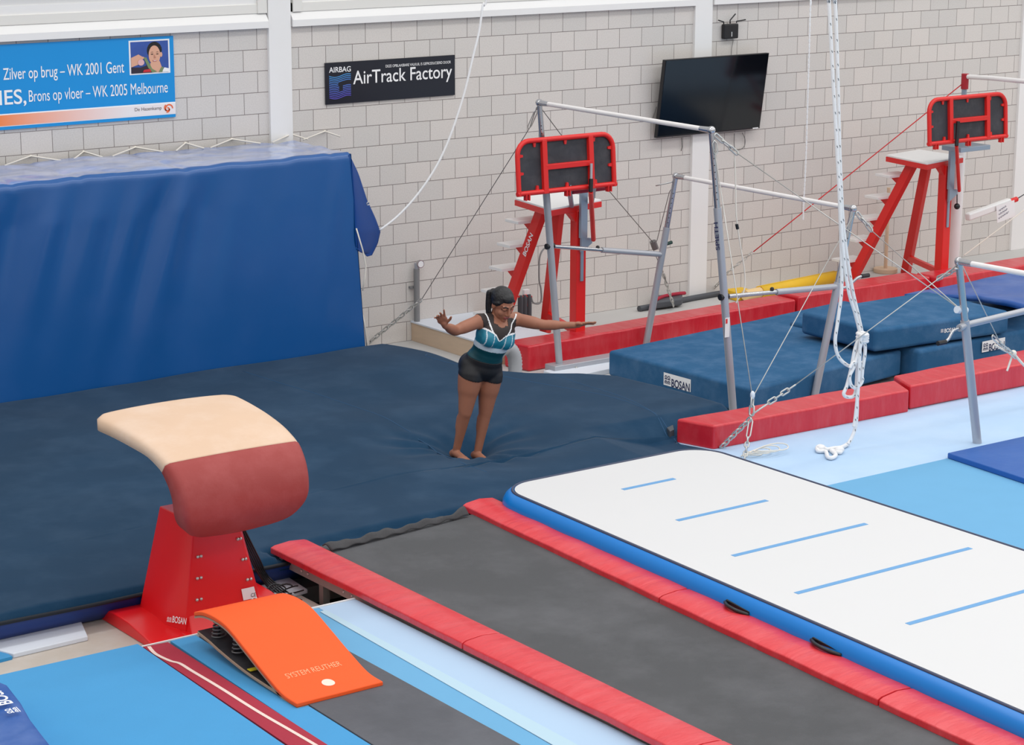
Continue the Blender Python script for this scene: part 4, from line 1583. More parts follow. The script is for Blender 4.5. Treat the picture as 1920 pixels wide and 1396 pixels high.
# ---------------------------------------------------------------- ladder platforms with folding boards
def platform(dx, dy, second):
    """red tripod platform; coordinates are those of the left one, shifted"""
    S = lambda x, y, z: Vector((x + dx, y + dy, z))
    lab = ('red ladder platform at left, nearer the gymnast, with white arch post and folded black board' if not second else
           'red ladder platform at far right, beside the white padded post, folded black board')
    t = thing('coaching_platform', lab, 'platform', S(13.2, -1.2, 0), 'red ladder platforms')
    if not second:
        t['label'] = 'red ladder platform behind the gymnast, with a folded black board in a red frame'
    b = MB()
    b.box(S(13.11, -1.56, 0), S(13.225, -1.45, 1.44))
    b.build('post', m_redpaint, t, bevel=.008)
    b = MB()
    b.hexa([S(13.03, -1.54, 1.42), S(13.12, -1.54, 1.32), S(13.12, -1.47, 1.32), S(13.03, -1.47, 1.42), S(13.03, -1.54, 1.44), S(13.12, -1.54, 1.44), S(13.12, -1.47, 1.44), S(13.03, -1.47, 1.44)])
    b.build('gusset', m_redpaint, t)
    b = MB()
    b.box(S(13.15, -1.575, .75), S(13.185, -1.56, 1.60))
    b.build('slide_rail', m_gplate, t, bevel=.003)
    b = MB()
    b.box(S(13.12, -1.61, 1.18), S(13.20, -1.575, 1.64))
    b.hexa([S(13.13, -1.61, 1.04), S(13.26, -1.61, 1.12), S(13.26, -1.58, 1.12), S(13.13, -1.58, 1.04), S(13.13, -1.61, 1.19), S(13.26, -1.61, 1.17), S(13.26, -1.58, 1.17), S(13.13, -1.58, 1.19)])
    b.build('carriage', m_gplate, t, bevel=.003)
    L1a, L1b = S(12.96, -.44, 0), S(12.98, -1.18, 1.43)
    if second:
        L1a = S(12.76, -.50, 0)
    L2a, L2b = S(13.55, -.48, 0), S(13.11, -1.27, 1.43)
    if second:
        L2a = S(13.70, -.46, 0)
    b = MB()
    b.beam(L1a, L1b, .075, .11, up=(0, 1, 0))
    b.build('stringer', m_redpaint, t, bevel=.006)
    b = MB()
    b.beam(L2a, L2b, .075, .10, up=(0, 1, 0))
    b.build('rear_leg', m_redpaint, t, bevel=.006)
    b = MB()
    b.beam(L2a.lerp(L2b, .15), S(13.17, -1.46, .24), .05, .06)
    b.build('cross_brace', m_redpaint, t, bevel=.004)
    d = (L1b - L1a)
    for i in range(5):
        k = .14 + .178 * i
        p = L1a + d * k
        b = MB()
        b.box((p.x - .19, p.y + .03, p.z + .05), (p.x + .15, p.y + .25, p.z + .08))
        st_ = b.build('step', m_stepw, t, bevel=.004)
        b = MB()
        b.prism([(.02, -.06), (.20, .055), (.02, .055)], lambda u, v, h: (p.x + h, p.y + u, p.z + v), -.03, .03)
        b.build('step_bracket', m_redpaint, st_)
    b = MB()
    q = [S(12.74, -1.62, 0), S(13.50, -1.45, 0), S(13.52, -.76, 0), S(12.86, -.88, 0)]
    b.quadslab([(p.x, p.y) for p in q], 1.43, 1.485)
    pf = b.build('platform_frame', m_redpaint, t, bevel=.004)
    b = MB()
    cc = sum(q, Vector()) / 4
    b.quadslab([((p.x - cc.x) * .985 + cc.x, (p.y - cc.y) * .985 + cc.y) for p in q], 1.485, 1.505)
    b.build('platform_deck', m_stepw, pf, bevel=.004)
    # folded board: red tube frame, rounded at the top, black rubber inside
    BX0, BX1, BZ0, BZ1, BY = 11.964, 13.072, 1.763, 2.254, -2.17
    if second:
        BX0, BX1, BZ0, BZ1, BY = 12.50, 13.70, 1.74, 2.225, -1.87
    tilt = lambda x, z: S(x, BY + (z - BZ0) * .08, z)
    R = .13
    pts = [(BX0, BZ0)]
    pts += [(BX0 + R - R * math.cos(a), BZ1 - R + R * math.sin(a)) for a in [math.radians(i * 15) for i in range(7)]]
    pts += [(BX1 - R + R * math.sin(a), BZ1 - R + R * math.cos(a)) for a in [math.radians(i * 15) for i in range(7)]]
    pts += [(BX1, BZ0)]
    b = MB()
    b.tube([tilt(*p) for p in pts], .024, 10)
    b.tube([tilt(BX0 - .02, BZ0 + .02), tilt(BX1 + .02, BZ0 + .02)], .024, 10)
    W = BX1 - BX0
    xa, xb = BX0 + W * .27, BX0 + W * .755
    b.build('board_frame', m_redpaint, t, smooth='auto')
    for x in (xa, xb):
        b = MB()
        b.beam(tilt(x, BZ0), tilt(x, BZ1), .055, .05, up=(0, 1, 0))
        b.build('frame_upright', m_redpaint, t, bevel=.006)
    b = MB()
    b.beam(tilt(xa, BZ0 + .24), tilt(xb, BZ0 + .24), .05, .05, up=(0, 1, 0))
    b.build('frame_crossbar', m_redpaint, t, bevel=.006)
    b = MB()
    ip = [tilt(p[0], p[1]) + Vector((0, .012, 0)) for p in pts]
    n = len(ip)
    b.add(ip + [p + Vector((0, .018, 0)) for p in ip], [tuple(range(n)), tuple(range(2 * n - 1, n - 1, -1))] + [(i, (i + 1) % n, n + (i + 1) % n, n + i) for i in range(n)])
    b.build('rubber_board', m_blackr, t)
    for x, z, ux_, uz_ in ((BX0 + .18 * W, BZ1, 0, -1), (BX0 + .5 * W, BZ1, 0, -1), (BX0 + .8 * W, BZ1, 0, -1), (BX0 + .19 * W, BZ0 + .02, 0, 1), (BX0 + .5 * W, BZ0 + .02, 0, 1), (BX0 + .8 * W, BZ0 + .02, 0, 1),
                           (BX0, BZ0 + .2, 1, 0), (BX0, BZ0 + .36, 1, 0), (BX1, BZ0 + .2, -1, 0), (BX1, BZ0 + .36, -1, 0)):
        b = MB()
        p = tilt(x, z)
        a = p + Vector((ux_, 0, uz_)) * .06
        s = Vector((uz_, 0, -ux_)) * .02
        b.hexa([p - s + Vector((0, -.004, 0)), p + s + Vector((0, -.004, 0)), a + s * .5 + Vector((0, -.004, 0)), a - s * .5 + Vector((0, -.004, 0)),
                p - s + Vector((0, .014, 0)), p + s + Vector((0, .014, 0)), a + s * .5 + Vector((0, .014, 0)), a - s * .5 + Vector((0, .014, 0))])
        b.build('fixing_tab', m_redpaint, t)
    for x in (BX0 + .08 * W, BX0 + .5 * W, BX1 - .06 * W):
        b = MB()
        for s in (-.018, .018):
            b.box(tilt(x + s - .005, BZ0 - .045) + Vector((0, -.02, 0)), tilt(x + s + .005, BZ0 + .01) + Vector((0, .02, 0)))
        b.build('hinge_lug', m_redpaint, t)
    if not second:
        b = MB()
        b.tube([tilt(xb - .03, BZ0 + .24) + Vector((0, -.05, 0)), tilt(xb - .04, BZ0 + .09) + Vector((0, -.05, 0))], .013, 10)
        g = b.build('gas_strut', m_steel, t, smooth='auto')
        b = MB()
        b.tube([tilt(xb - .04, BZ0 + .10) + Vector((0, -.05, 0)), tilt(xb - .05, BZ0 - .02) + Vector((0, -.05, 0))], .021, 10)
        b.build('strut_sleeve', m_black, g, smooth='auto')
        b = MB()
        b.tube([tilt(xb - .05, BZ0 - .02) + Vector((0, -.05, 0)), S(13.25, -1.64, 1.16)], .023, 10)
        b.build('lift_arm', m_redpaint, t, smooth='auto')
        b = MB()
        b.tube([(12.752,-1.9,1.745), (13.18,-1.9,1.748)], .07, 16)
        b.build('rolled_bag', m_dkred, t, smooth='auto')
        for xx in (12.55, 12.85):
            b = MB()
            b.beam((xx, BY + .02, BZ0 + .03), (13.05 + (xx - 12.55) * .8, -1.55, 1.50), .04, .05)
            b.build('carrier_arm', m_gplate, t, bevel=.004)
        # lettering down the stringer
        nrm = Vector((-1, 0, 0))
        dn = (L1a - L1b).normalized()
        p0 = L1a.lerp(L1b, .62) + Vector((-.053, 0, 0))
        sd = Vector((0, -1, 0)) - dn * Vector((0, -1, 0)).dot(dn)
        upd = L1b - L1a
        text('BOSAN', m_text, t, L1a.lerp(L1b, .66) + Vector((-.039, -.045, -.02)), -dn, Vector((0, 1, 0)).cross(Vector((0, 0, 0))) if False else (dn.cross(Vector((-1, 0, 0)))), .26, .055, .02, th=.006)
    else:
        b = MB()
        b.tube([tilt(xa + .07, BZ0 + .24) + Vector((0, -.05, 0)), tilt(xa + .04, BZ0 - .02) + Vector((0, -.05, 0))], .021, 10)
        g = b.build('gas_strut', m_black, t, smooth='auto')
        b = MB()
        b.tube([tilt(xa + .04, BZ0 - .02) + Vector((0, -.05, 0)), S(13.25, -1.64, 1.16)], .020, 10)
        b.build('lift_arm', m_redpaint, t, smooth='auto')
        b = MB()
        b.ball(S(13.27, -1.6, .98), .035, n=12)
        b.tube([S(13.27, -1.6, .98), S(13.26, -1.6, 1.14)], .006, 6)
        b.build('hand_knob', m_black, t, smooth=True)
        b = MB()
        b.box(S(12.98, -1.88, 1.63), S(13.45, -1.60, 1.68))
        b.build('board_carrier', m_gplate, t, bevel=.004)
    return t


platform(0, 0, False)
platform(5.24, .12, True)

# ---------------------------------------------------------------- uneven bars
ub = thing('uneven_bars', 'silver uneven bars with two white rails, in front of the ladder platform', 'uneven bars', (13.1, -3.2, 0))
At, Ab = Vector((12.315, -2.0, 2.575)), Vector((12.57, -2.0, .085))
Bt, Bb = Vector((12.30, -4.40, 2.57)), Vector((12.60, -4.44, .05))
Ct, Cb = Vector((13.97, -2.0, 1.76)), Vector((13.80, -1.80, .08))
Dt, Db = Vector((13.95, -4.43, 1.765)), Vector((13.62, -4.36, .05))
for top, bot, frac in ((At, Ab, .80), (Bt, Bb, .74), (Ct, Cb, .70), (Dt, Db, .62)):
    b = MB()
    b.tube([bot, bot.lerp(top, frac)], .034, 16)
    u = b.build('upright', m_steel, ub, smooth='auto')
    b = MB()
    b.tube([bot.lerp(top, frac - .01), top], [.027, .025], 16)
    b.build('inner_tube', m_chrome, u, smooth='auto')
    for k in range(7):
        p = bot.lerp(top, frac + .03 + (.9 - frac) * k / 7)
        b = MB()
        b.ball(p + Vector((-.0135, -.0205, 0)), .006, n=6)
        b.build('adjusting_hole', m_black, u)
for p, q in ((At, Bt), (Ct, Dt)):
    d = (q - p).normalized()
    b = MB()
    b.tube([p + d * .12, q - d * .12], .021, 16)
    b.build('rail', m_fibre, ub, smooth='auto')
    for e, s in ((p, 1), (q, -1)):
        b = MB()
        b.tube([e + d * .015 * s, e + d * .14 * s], [.027, .022], 14)
        b.ball(e + Vector((0, 0, .0)), .036, n=12)
        b.build('rail_fitting', m_chrome, ub, smooth='auto')
for a, c, k in ((Ab.lerp(At, .46), Cb.lerp(Ct, .54), .45), (Bb.lerp(Bt, .435), Db.lerp(Dt, .60), .45)):
    m1 = a.lerp(c, k)
    b = MB()
    b.tube([a, m1], .019, 12)
    s_ = b.build('spreader_tube', m_chrome, ub, smooth='auto')
    b = MB()
    b.tube([m1, c], .027, 12)
    b.build('spreader_sleeve', m_steel, ub, smooth='auto')
    b = MB()
    b.tube([a + Vector((-.05, 0, 0)), a + Vector((.04, 0, 0))], .028, 10)
    b.ball(m1 + Vector((-.05, 0, .03)), .02, n=8)
    b.build('clamp_knob', m_black, ub, smooth='auto')
b = MB()
p = Dt.lerp(Db, .41) + Vector((.03, 0, 0))
b.tube(smoothpts([p, p + Vector((.10, 0, .0)), p + Vector((.20, -.02, .07)), p + Vector((.28, -.02, .08))], 4), .013, 8)
cr = b.build('crank_handle', m_chrome, ub, smooth=True)
b = MB()
b.tube([p + Vector((.25, -.02, .08)), p + Vector((.34, -.02, .08))], .02, 8)
b.build('grip', m_black, cr, smooth='auto')
b = MB()
b.tube([Ct.lerp(Cb, .40) + Vector((.03, 0, 0)), Ct.lerp(Cb, .40) + Vector((.10, 0, .01))], .018, 8)
b.build('grip', mat('dark_green_plastic', (14, 54, 46), .5), ub, smooth='auto')
# base rails
b = MB()
b.box((12.45, -2.09, 0.0), (14.3, -1.93, .095))
b.build('base_rail', m_steel, ub, bevel=.008)
b = MB()
b.box((12.50, -4.52, 0.0), (14.0, -4.48 + .12, .055))
b.build('base_rail', m_steel, ub, bevel=.008)
b = MB()
b.ball((12.70, -2.095, .05), .014, n=8)
b.build('bolt', m_zinc, ub)
# lettering down the near upright
q0, q1 = Bb.lerp(Bt, .73), Bb.lerp(Bt, .60)
ax = (q1 - q0).normalized()
vw = Vector((-.45, -.89, 0)).normalized()
yd = vw.cross(ax).normalized()
tx = text('SPIETH', mat('dark_blue_print', (30, 30, 70), .6), ub, q1 + vw * .0345 - yd * .016, -ax, -yd, .24, .034, .02, th=.002)
b = MB()
for z_, m_ in ((.46, 0),):
    q = Bb.lerp(Bt, .345) + vw * .0355
    b.hexa([q + yd * u + Vector((0, 0, w_)) + vw * k for k in (0, .002) for u, w_ in ((-.02, -.12), (.02, -.12), (.02, .05), (-.02, .05))])
b.build('sticker', m_paper, ub)
b = MB()
q = Bb.lerp(Bt, .345) + vw * .038
b.hexa([q + yd * u + Vector((0, 0, w_)) + vw * k for k in (0, .002) for u, w_ in ((-.015, -.0), (.0, -.0), (.0, .04), (-.015, .04))])
b.build('sticker_mark', m_redpaint, ub)


def cable(parent, pts, r=.0045, m=None, name='tension_cable'):
    b = MB()
    b.tube(pts, r, 6)
    return b.build(name, m or m_cable, parent, smooth=True)


def links(parent, a, c, n, r=.006, w=.028, name='chain'):
    b = MB()
    chain(b, a, c, n, r=r, w=w)
    return b.build(name, m_zinc, parent, smooth=True)


def shackle(parent, a, c):
    b = MB()
    a, c = Vector(a), Vector(c)
    d = (c - a)
    s = d.cross(Vector((0, .3, 1))).normalized() * .018
    b.tube([a, a + d * .2 + s, a + d * .8 + s, c, a + d * .8 - s, a + d * .2 - s], .006, 6, closed=True)
    return b.build('snap_hook', m_zinc, parent, smooth=True)


# cables of the high rail, wall side
cable(ub, [At + Vector((-.03, 0, -.04)), (12.429,-1.7,2.304), (12.009,-0.5,0.524)], .004, m_cabled)
shackle(ub, At + Vector((-.02, 0, -.05)), (12.411,-1.7,2.29))
links(ub, (12.009,-0.5,0.524), (11.712,0.034,0.02), 13, .007, .034)
cable(ub, [At + Vector((.02, 0, -.05)), (12.71,-1.8,2.244), (14.623,-0.9,0.882)], .004, m_cabled)
cable(ub, [Ct + Vector((-.02, 0, -.08)), (14.316,-1.5,1.511), (14.672,-0.9,0.905), (14.617,-0.9,0.827), (14.982,-0.7,0.391)], .004, m_cabled)
shackle(ub, Ct + Vector((-.02, 0, -.05)), (13.807,-1.9,1.669))
b = MB()
b.tube([(14.615,-0.9,0.9),(14.653,-0.9,0.818)], .035, 8)
b.build('spring_block', m_cabled, ub, smooth='auto')
links(ub, (14.828,-0.8,0.565), (15.376,-0.357,0.04), 9, .006, .03)
# cables of the near side running to the floor anchor
V0 = Vector((11.744,-5.6,0.608))
cable(ub, [Bt + Vector((.03, 0, -.12)), V0])
cable(ub, [Dt + Vector((-.02, -.02, -.06)), V0])
links(ub, Bt + Vector((.03, -.02, -.04)), (12.547,-4.45,2.366), 3, .008, .035)
shackle(ub, Bt + Vector((.0, -.04, -.08)), Bt + Vector((.01, -.05, -.2)))
links(ub, Dt + Vector((.03, -.02, -.04)), (14.118,-4.5,1.563), 3, .008, .035)
EH = Vector((13.214,-6.4,1.284))
cable(ub, [(12.547,-4.45,2.366), EH])
cable(ub, [(14.118,-4.5,1.563), EH])
b = MB()
b.ball(V0 + Vector((0, 0, .02)), (.02, .02, .035), n=10)
b.build('cable_clamp', m_foam, ub, smooth=True)
V1 = Vector((11.72,-5.62,0.475))
links(ub, V0, V1, 2, .008, .04)
V2 = Vector((11.646,-5.352,0.16))
links(ub, V1 + Vector((-.01, 0, -.03)), V2, 8, .008, .038)
V3 = Vector((11.52,-5.772,0.16))
shackle(ub, V1 + Vector((0, 0, -.02)), V1.lerp(V3, .55))
links(ub, V1.lerp(V3, .5), V3, 5, .007, .034)
V4 = Vector((12.056,-5.75,0.694))
shackle(ub, V1, V1.lerp(V4, .42))
links(ub, V1.lerp(V4, .40), V4, 4, .007, .034)
ET = Vector((13.15, -6.42, 1.67))
cable(ub, [V4, ET + Vector((-.02, 0, -.02))])
# loops of cable lying at the anchor
b = MB()
for k in range(4):
    cx, cy, r_ = 11.70 + .05 * k, -5.66 - .02 * k, .07 + .015 * k
    b.tube([(cx + r_ * 1.5 * math.cos(a), cy + r_ * .7 * math.sin(a), .165 + .012 * k + .01 * math.sin(a * 2)) for a in [i * math.pi / 8 for i in range(16)]], .005, 6, closed=True)
tag(b.build('cable_coil', m_cord, smooth=True), 'small tangle of white cable on the floor by the end of the red front pad', 'cable')

# white adjusting cord with a black slider hanging from the high rail
cd = thing('adjusting_cord', 'thin white cord with a black slider hanging from the near high bar post', 'cord', (12.4, -4.4, 1.2))
b = MB()
b.tube(smoothpts([(12.544,-4.42,2.376),(12.565,-4.42,2.123),(12.58,-4.42,1.872),(12.602,-4.42,1.733),(12.645,-4.42,1.545),(12.688,-4.42,1.38),(12.705,-4.42,1.239),(12.684,-4.42,1.148),(12.63,-4.42,1.108),(12.607,-4.42,1.074)], 5), .006, 8)
b.build('cord', m_cord, cd, smooth=True)
b = MB()
b.tube([(12.59,-4.42,1.757),(12.603,-4.42,1.715)], .014, 8)
b.build('slider', m_black, cd, smooth='auto')

# ---------------------------------------------------------------- second set of bars at the right edge
eb = thing('uneven_bars', 'near uneven bars at the right edge, grey post standing on the pale blue carpet', 'uneven bars', (13.45, -6.44, .15))
Et, Eb = Vector((13.15, -6.42, 1.68)), Vector((13.455, -6.44, .15))
b = MB()
b.tube([Eb, Eb.lerp(Et, .68)], .036, 16)
u = b.build('upright', m_steel, eb, smooth='auto')
b = MB()
b.tube([Eb.lerp(Et, .67), Et], .029, 16)
b.build('inner_tube', m_chrome, u, smooth='auto')
b = MB()
b.tube([Et + Vector((0, -.14, 0)), Et + Vector((.03, -2.3, .02))], .022, 14)
b.build('rail', m_fibre, eb, smooth='auto')
b = MB()
b.tube([Et, Et + Vector((0, -.14, 0))], [.03, .024], 14)
b.ball(Et, .036, n=12)
b.build('rail_fitting', m_chrome, eb, smooth='auto')
b = MB()
sp0 = Eb.lerp(Et, .655)
b.tube([sp0, sp0 + Vector((1.5, .05, .05))], .027, 14)
b.tube([sp0 + Vector((-.09, -.02, -.01)), sp0], .03, 12)
b.build('spreader_tube', m_steel, eb, smooth='auto')
b = MB()
b.tube(smoothpts([sp0 + Vector((-.09, -.02, -.01)), sp0 + Vector((-.17, -.03, -.02)), sp0 + Vector((-.22, -.03, -.08)), sp0 + Vector((-.27, -.03, -.10))], 4), .012, 8)
cr = b.build('crank_handle', m_chrome, eb, smooth=True)
b = MB()
b.tube([sp0 + Vector((-.25, -.03, -.10)), sp0 + Vector((-.34, -.03, -.10))], .02, 8)
b.build('grip', m_black, cr, smooth='auto')
b = MB()
b.tube([EH + Vector((-.04, 0, .0)), EH + Vector((.07, 0, -.02))], .03, 10)
b.build('clamp', m_foam, eb, smooth='auto')
cable(eb, [(13.317,-6.3,1.621), (14.303,-5.9,0.751)], .0045)
links(eb, (14.134,-5.95,0.855), (14.596,-5.8,0.6), 3, .007, .034)
links(eb, (13.372,-6,1.45), Et + Vector((-.02, 0, -.06)), 4, .008, .035)
b = MB()
kn = Vector((14.573,-5.8,0.631))
b.ball(kn, .03, n=10)
b.tube(smoothpts([(14.573,-5.8,0.631),(14.549,-5.8,0.587),(14.515,-5.8,0.507),(14.504,-5.8,0.485)], 4), .009, 8)
b.tube(smoothpts([(14.573,-5.8,0.631),(14.661,-5.8,0.554),(14.756,-5.8,0.475)], 4), .012, 8)
b.tube(smoothpts([(14.56,-5.8,0.624),(14.434,-5.8,0.682),(14.33,-5.8,0.738)], 4), .009, 8)
b.build('tied_cord', m_cord, eb, smooth=True)

# high bar in the back right, with red cap
hb = thing('high_bar', 'tall post with a red cap and white rail behind the right ladder platform', 'high bar', (18.9, -1.2, 0))
Ft, Fb = Vector((18.90, -1.15, 2.375)), Vector((18.85, -1.15, 0))
b = MB()
b.tube([Fb.lerp(Ft, .63), Ft], .03, 14)
b.build('post', m_gplate, hb, smooth='auto')
b = MB()
b.tube([Ft + Vector((0, 0, -.15)), Ft + Vector((0, 0, .02))], .042, 14)
b.build('post_cap', mat('red_rubber_cap', (170, 30, 44), .5), hb, smooth='auto')
b = MB()
b.tube([Fb, Fb.lerp(Ft, .3), Fb.lerp(Ft, .66)], [.062, .066, .06], 14)
b.build('post_padding', m_white, hb, smooth='auto')
b = MB()
b.tube([Ft + Vector((0, -.04, -.01)), Ft + Vector((.02, -.35, -.0)), Ft + Vector((.05, -2.4, .02))], .026, 12)
b.build('rail', m_fibre, hb, smooth='auto')
b = MB()
s0, s1 = Vector((19.045,-1.15,0.763)), Vector((19.75,-1.15,0.877))
b.beam(s0, s1, .08, .085)
sl_ = b.build('padded_spreader', m_white, hb, bevel=.02, seg=3)
b = MB()
b.tube([s1, s1 + (s1 - s0).normalized() * .12], .03, 10)
b.build('spreader_end', m_redpaint, hb, smooth='auto')
cable(hb, [s1 + (s1 - s0).normalized() * .12, (20.066,-1.2,0.998)], .006, m_dgrey)
nt = thing('paper_note', 'white paper note with handwriting hung on the padded spreader', 'note', s1 + Vector((-.06, -.06, -.2)))
b = MB()
q = [(19.459,-1.21,0.861),(19.762,-1.21,0.902),(19.795,-1.21,0.712),(19.492,-1.21,0.661)]
b.hexa([Vector(p) for p in q] + [Vector(p) + Vector((0, .003, 0)) for p in q])
b.build('sheet', m_paper, nt)
b = MB()
for k in range(3):
    base = Vector((19.503,-1.215,0.802)) + Vector((0, 0, -.045 * k))
    pts = [base + Vector((.012 * i, 0, .010 * math.sin(i * 2.3 + k) + .0045 * i)) for i in range(11 + 2 * k)]
    b.tube(pts, .0025, 4)
b.build('handwriting', m_navytext, nt)
# red guy cord from the cap down to a floor anchor
gc = hb
b = MB()
b.tube([Ft + Vector((-.03, .02, -.10)), (16.824,-0.75,0.949), (16.279,-0.6,0.565)], .006, 6)
b.build('guy_cord', m_redcord, gc, smooth=True, label='long red guy cord slanting down to a chain')
b = MB()
chain(b, (16.279,-0.6,0.565), (16.064,-0.45,0.347), 8, r=.005, w=.026)
chain(b, (16.064,-0.45,0.347), (16.328,0.103,0.02), 8, r=.005, w=.026)
b.build('guy_chain', m_zinc, gc, smooth=True)
b = MB()
b.tube([(19.934,-1.25,0.798),(18.921,-1.25,0.354)], .006, 6)
b.build('guy_cable', m_cord, gc)

# ---------------------------------------------------------------- ropes
rp_ = thing('hanging_rope', 'thick white rope hanging from above, knotted in loops over the front red pad', 'rope', (12.478,-5.887,0.16))
m_fleck = mat('dark_fleck', (60, 70, 76), .8)
main = [[(11.694,-5.95,7.493),(12.049,-5.95,4.055),(12.087,-5.95,3.735),(12.162,-5.95,3.126),(12.257,-5.95,2.377),(12.323,-5.95,1.866),(12.408,-5.95,1.473),(12.502,-5.95,1.246),(12.571,-5.95,1.064)], [(11.793,-5.9,7.509),(12.159,-5.9,4.05),(12.203,-5.9,3.728),(12.251,-5.9,3.239),(12.317,-5.9,2.491),(12.386,-5.9,1.937),(12.491,-5.9,1.498),(12.575,-5.9,1.25),(12.646,-5.9,1.045)],
        [(12.277,-5.93,2.372),(12.331,-5.93,1.862),(12.357,-5.93,1.475),(12.329,-5.93,1.221),(12.308,-5.93,1.05),(12.35,-5.93,0.923),(12.449,-5.93,0.84),(12.521,-5.93,0.822)]]
loops = [[(12.54,-5.97,1.054),(12.496,-5.97,0.99),(12.457,-5.97,0.82),(12.417,-5.97,0.686),(12.385,-5.97,0.62),(12.434,-5.97,0.587),(12.511,-5.97,0.602),(12.525,-5.97,0.767),(12.522,-5.97,0.943),(12.539,-5.97,1.063)],
         [(12.555,-5.99,1.055),(12.503,-5.99,0.927),(12.461,-5.99,0.824),(12.423,-5.99,0.763),(12.445,-5.99,0.686),(12.506,-5.99,0.656),(12.551,-5.99,0.702),(12.563,-5.99,0.81),(12.53,-5.99,0.867),(12.459,-5.99,0.868),(12.42,-5.99,0.829)],
         [(12.558,-6.01,1.076),(12.522,-6.01,1.089),(12.507,-6.01,1.039),(12.507,-6.01,0.821),(12.501,-6.01,0.603),(12.486,-6.01,0.429),(12.473,-6.01,0.343)],
         [(12.514,-6,1.089),(12.559,-6,1.031),(12.575,-6,0.941),(12.549,-6,0.77),(12.558,-6,0.716),(12.53,-6,0.676),(12.495,-6,0.672)],
         [(12.514,-5.99,0.615),(12.522,-5.99,0.464),(12.511,-5.99,0.333),(12.474,-5.99,0.25),(12.435,-5.99,0.203)]]
for L_ in main + loops:
    pts = smoothpts(L_, 6)
    b = MB()
    b.tube(pts, .0145, 10)
    s_ = b.build('rope_strand', m_rope, rp_, smooth=True)
    b = MB()
    acc = 0
    for i in range(1, len(pts)):
        d = pts[i] - pts[i - 1]
        acc += d.length
        if acc > .09:
            acc = 0
            p = pts[i] + Vector((-.5914, -.8063, .2)).normalized() * .0165
            b.beam(p, p + d.normalized() * .018 + Vector((.006, 0, 0)), .005, .003)
    if b.v:
        b.build('fleck', m_fleck, s_)
b = MB()
kp = Vector((12.559,-5.98,1.057))
for k in range(4):
    a0 = kp + Vector((0, 0, .03 - .02 * k))
    b.tube([a0 + Vector((.034 * math.cos(a) * .8063, .034 * math.cos(a) * -.59 + .028 * math.sin(a), .008 * math.sin(a + k))) for a in [i * math.pi / 6 for i in range(12)]], .016, 8, closed=True)
b.build('knot', m_rope, rp_, smooth=True)
b = MB()
b.tube(smoothpts([(12.522,-5.903,0.17),(12.41,-5.944,0.17),(12.331,-5.928,0.17),(12.267,-5.921,0.17),(12.3,-5.825,0.17),(12.253,-5.831,0.17),(12.177,-5.917,0.17),(12.214,-5.963,0.17),(12.116,-6.089,0.17),(12.122,-6.132,0.17),(12.213,-6.08,0.17),(12.283,-5.953,0.17),(12.285,-6.053,0.17),(12.387,-5.968,0.17)], 5), .0165, 8)
b.ball((12.24,-5.887,0.18), (.04, .035, .025), n=10)
b.ball((12.313,-6.019,0.18), (.045, .035, .028), n=10)
b.build('rope_end', m_rope, rp_, smooth=True)

b = MB()
b.tube(smoothpts([(12.76,-0.9,8.208),(12.537,-0.9,3.882),(12.463,-0.9,3.386),(12.419,-0.9,3.137),(12.351,-0.9,2.914),(12.263,-0.9,2.615),(12.17,-0.9,2.368),(12.058,-0.9,2.121),(11.934,-0.9,1.912),(11.779,-0.9,1.721),(11.614,-0.9,1.562),(11.444,-0.9,1.436),(11.275,-0.9,1.345)], 5), .011, 8)
tag(b.build('thin_rope', m_rope, smooth=True), 'thin white rope sagging from above to the corner of the blue tarpaulin', 'rope')
b = MB()
pts = smoothpts([(16.972,-0.78,8.614),(16.866,-0.78,3.712),(16.848,-0.78,3.264),(16.851,-0.78,2.698),(16.853,-0.78,2.126),(16.856,-0.78,1.547),(16.845,-0.78,1.081),(16.846,-0.78,0.893)], 60)
for k in (0, math.pi):
    b.tube([p + Vector((math.cos(i * .55 + k) * .007, 0, math.sin(i * .2) * .0)) for i, p in enumerate(pts)], .0055, 6)
tag(b.build('twisted_rope', m_rope, smooth=True), 'thin twisted rope hanging in front of the wall right of the television', 'rope')

# small dark strap end lying by the airbag edge
b = MB()
b.quadslab([(p[0], p[1]) for p in [(11.473,-4.876,0.24),(11.582,-4.828,0.24),(11.489,-4.951,0.24),(11.417,-4.983,0.24)]], .19, .25)
tag(b.build('strap_end', m_dgrey, bevel=.008), 'short dark strap end on the airbag beside the red pad end', 'strap')


# ---------------------------------------------------------------- the gymnast
def remeshed(b, name, voxel, smooth_it=4):
    """one continuous skin over the limbs in b"""
    me = bpy.data.meshes.new(name)
    me.from_pydata([tuple(v) for v in b.v], [], b.f)
    bm = bmesh.new()
    bm.from_mesh(me)
    bmesh.ops.recalc_face_normals(bm, faces=bm.faces)
    bm.to_mesh(me)
    bm.free()
    o = bpy.data.objects.new(name, me)
    COL.objects.link(o)
    md = o.modifiers.new('r', 'REMESH')
    md.mode = 'VOXEL'
    md.voxel_size = voxel
    sm = o.modifiers.new('s', 'SMOOTH')
    sm.factor = .5
    sm.iterations = smooth_it
    dg = bpy.context.evaluated_depsgraph_get()
    out = bpy.data.meshes.new_from_object(o.evaluated_get(dg))
    bpy.data.objects.remove(o)
    return out


pr = (0.8063, -0.5914, 0)
pt = (-0.5914, -0.8063, 0)
VR, VT, VZ = Vector(pr), Vector(pt), Vector((0, 0, 1))
HEAD_UP = Vector((0, 0, 1))
FACE = (VR * .52 + VT * .72 - VZ * .46).normalized()      # she looks down and to the side
HU = (VZ - FACE * FACE.z).normalized()
HL = HU.cross(FACE).normalized()                            # her left
CHF = (VR * .42 + VT * .90).normalized()                    # chest direction
CHL = VZ.cross(CHF).normalized()                            # her left side

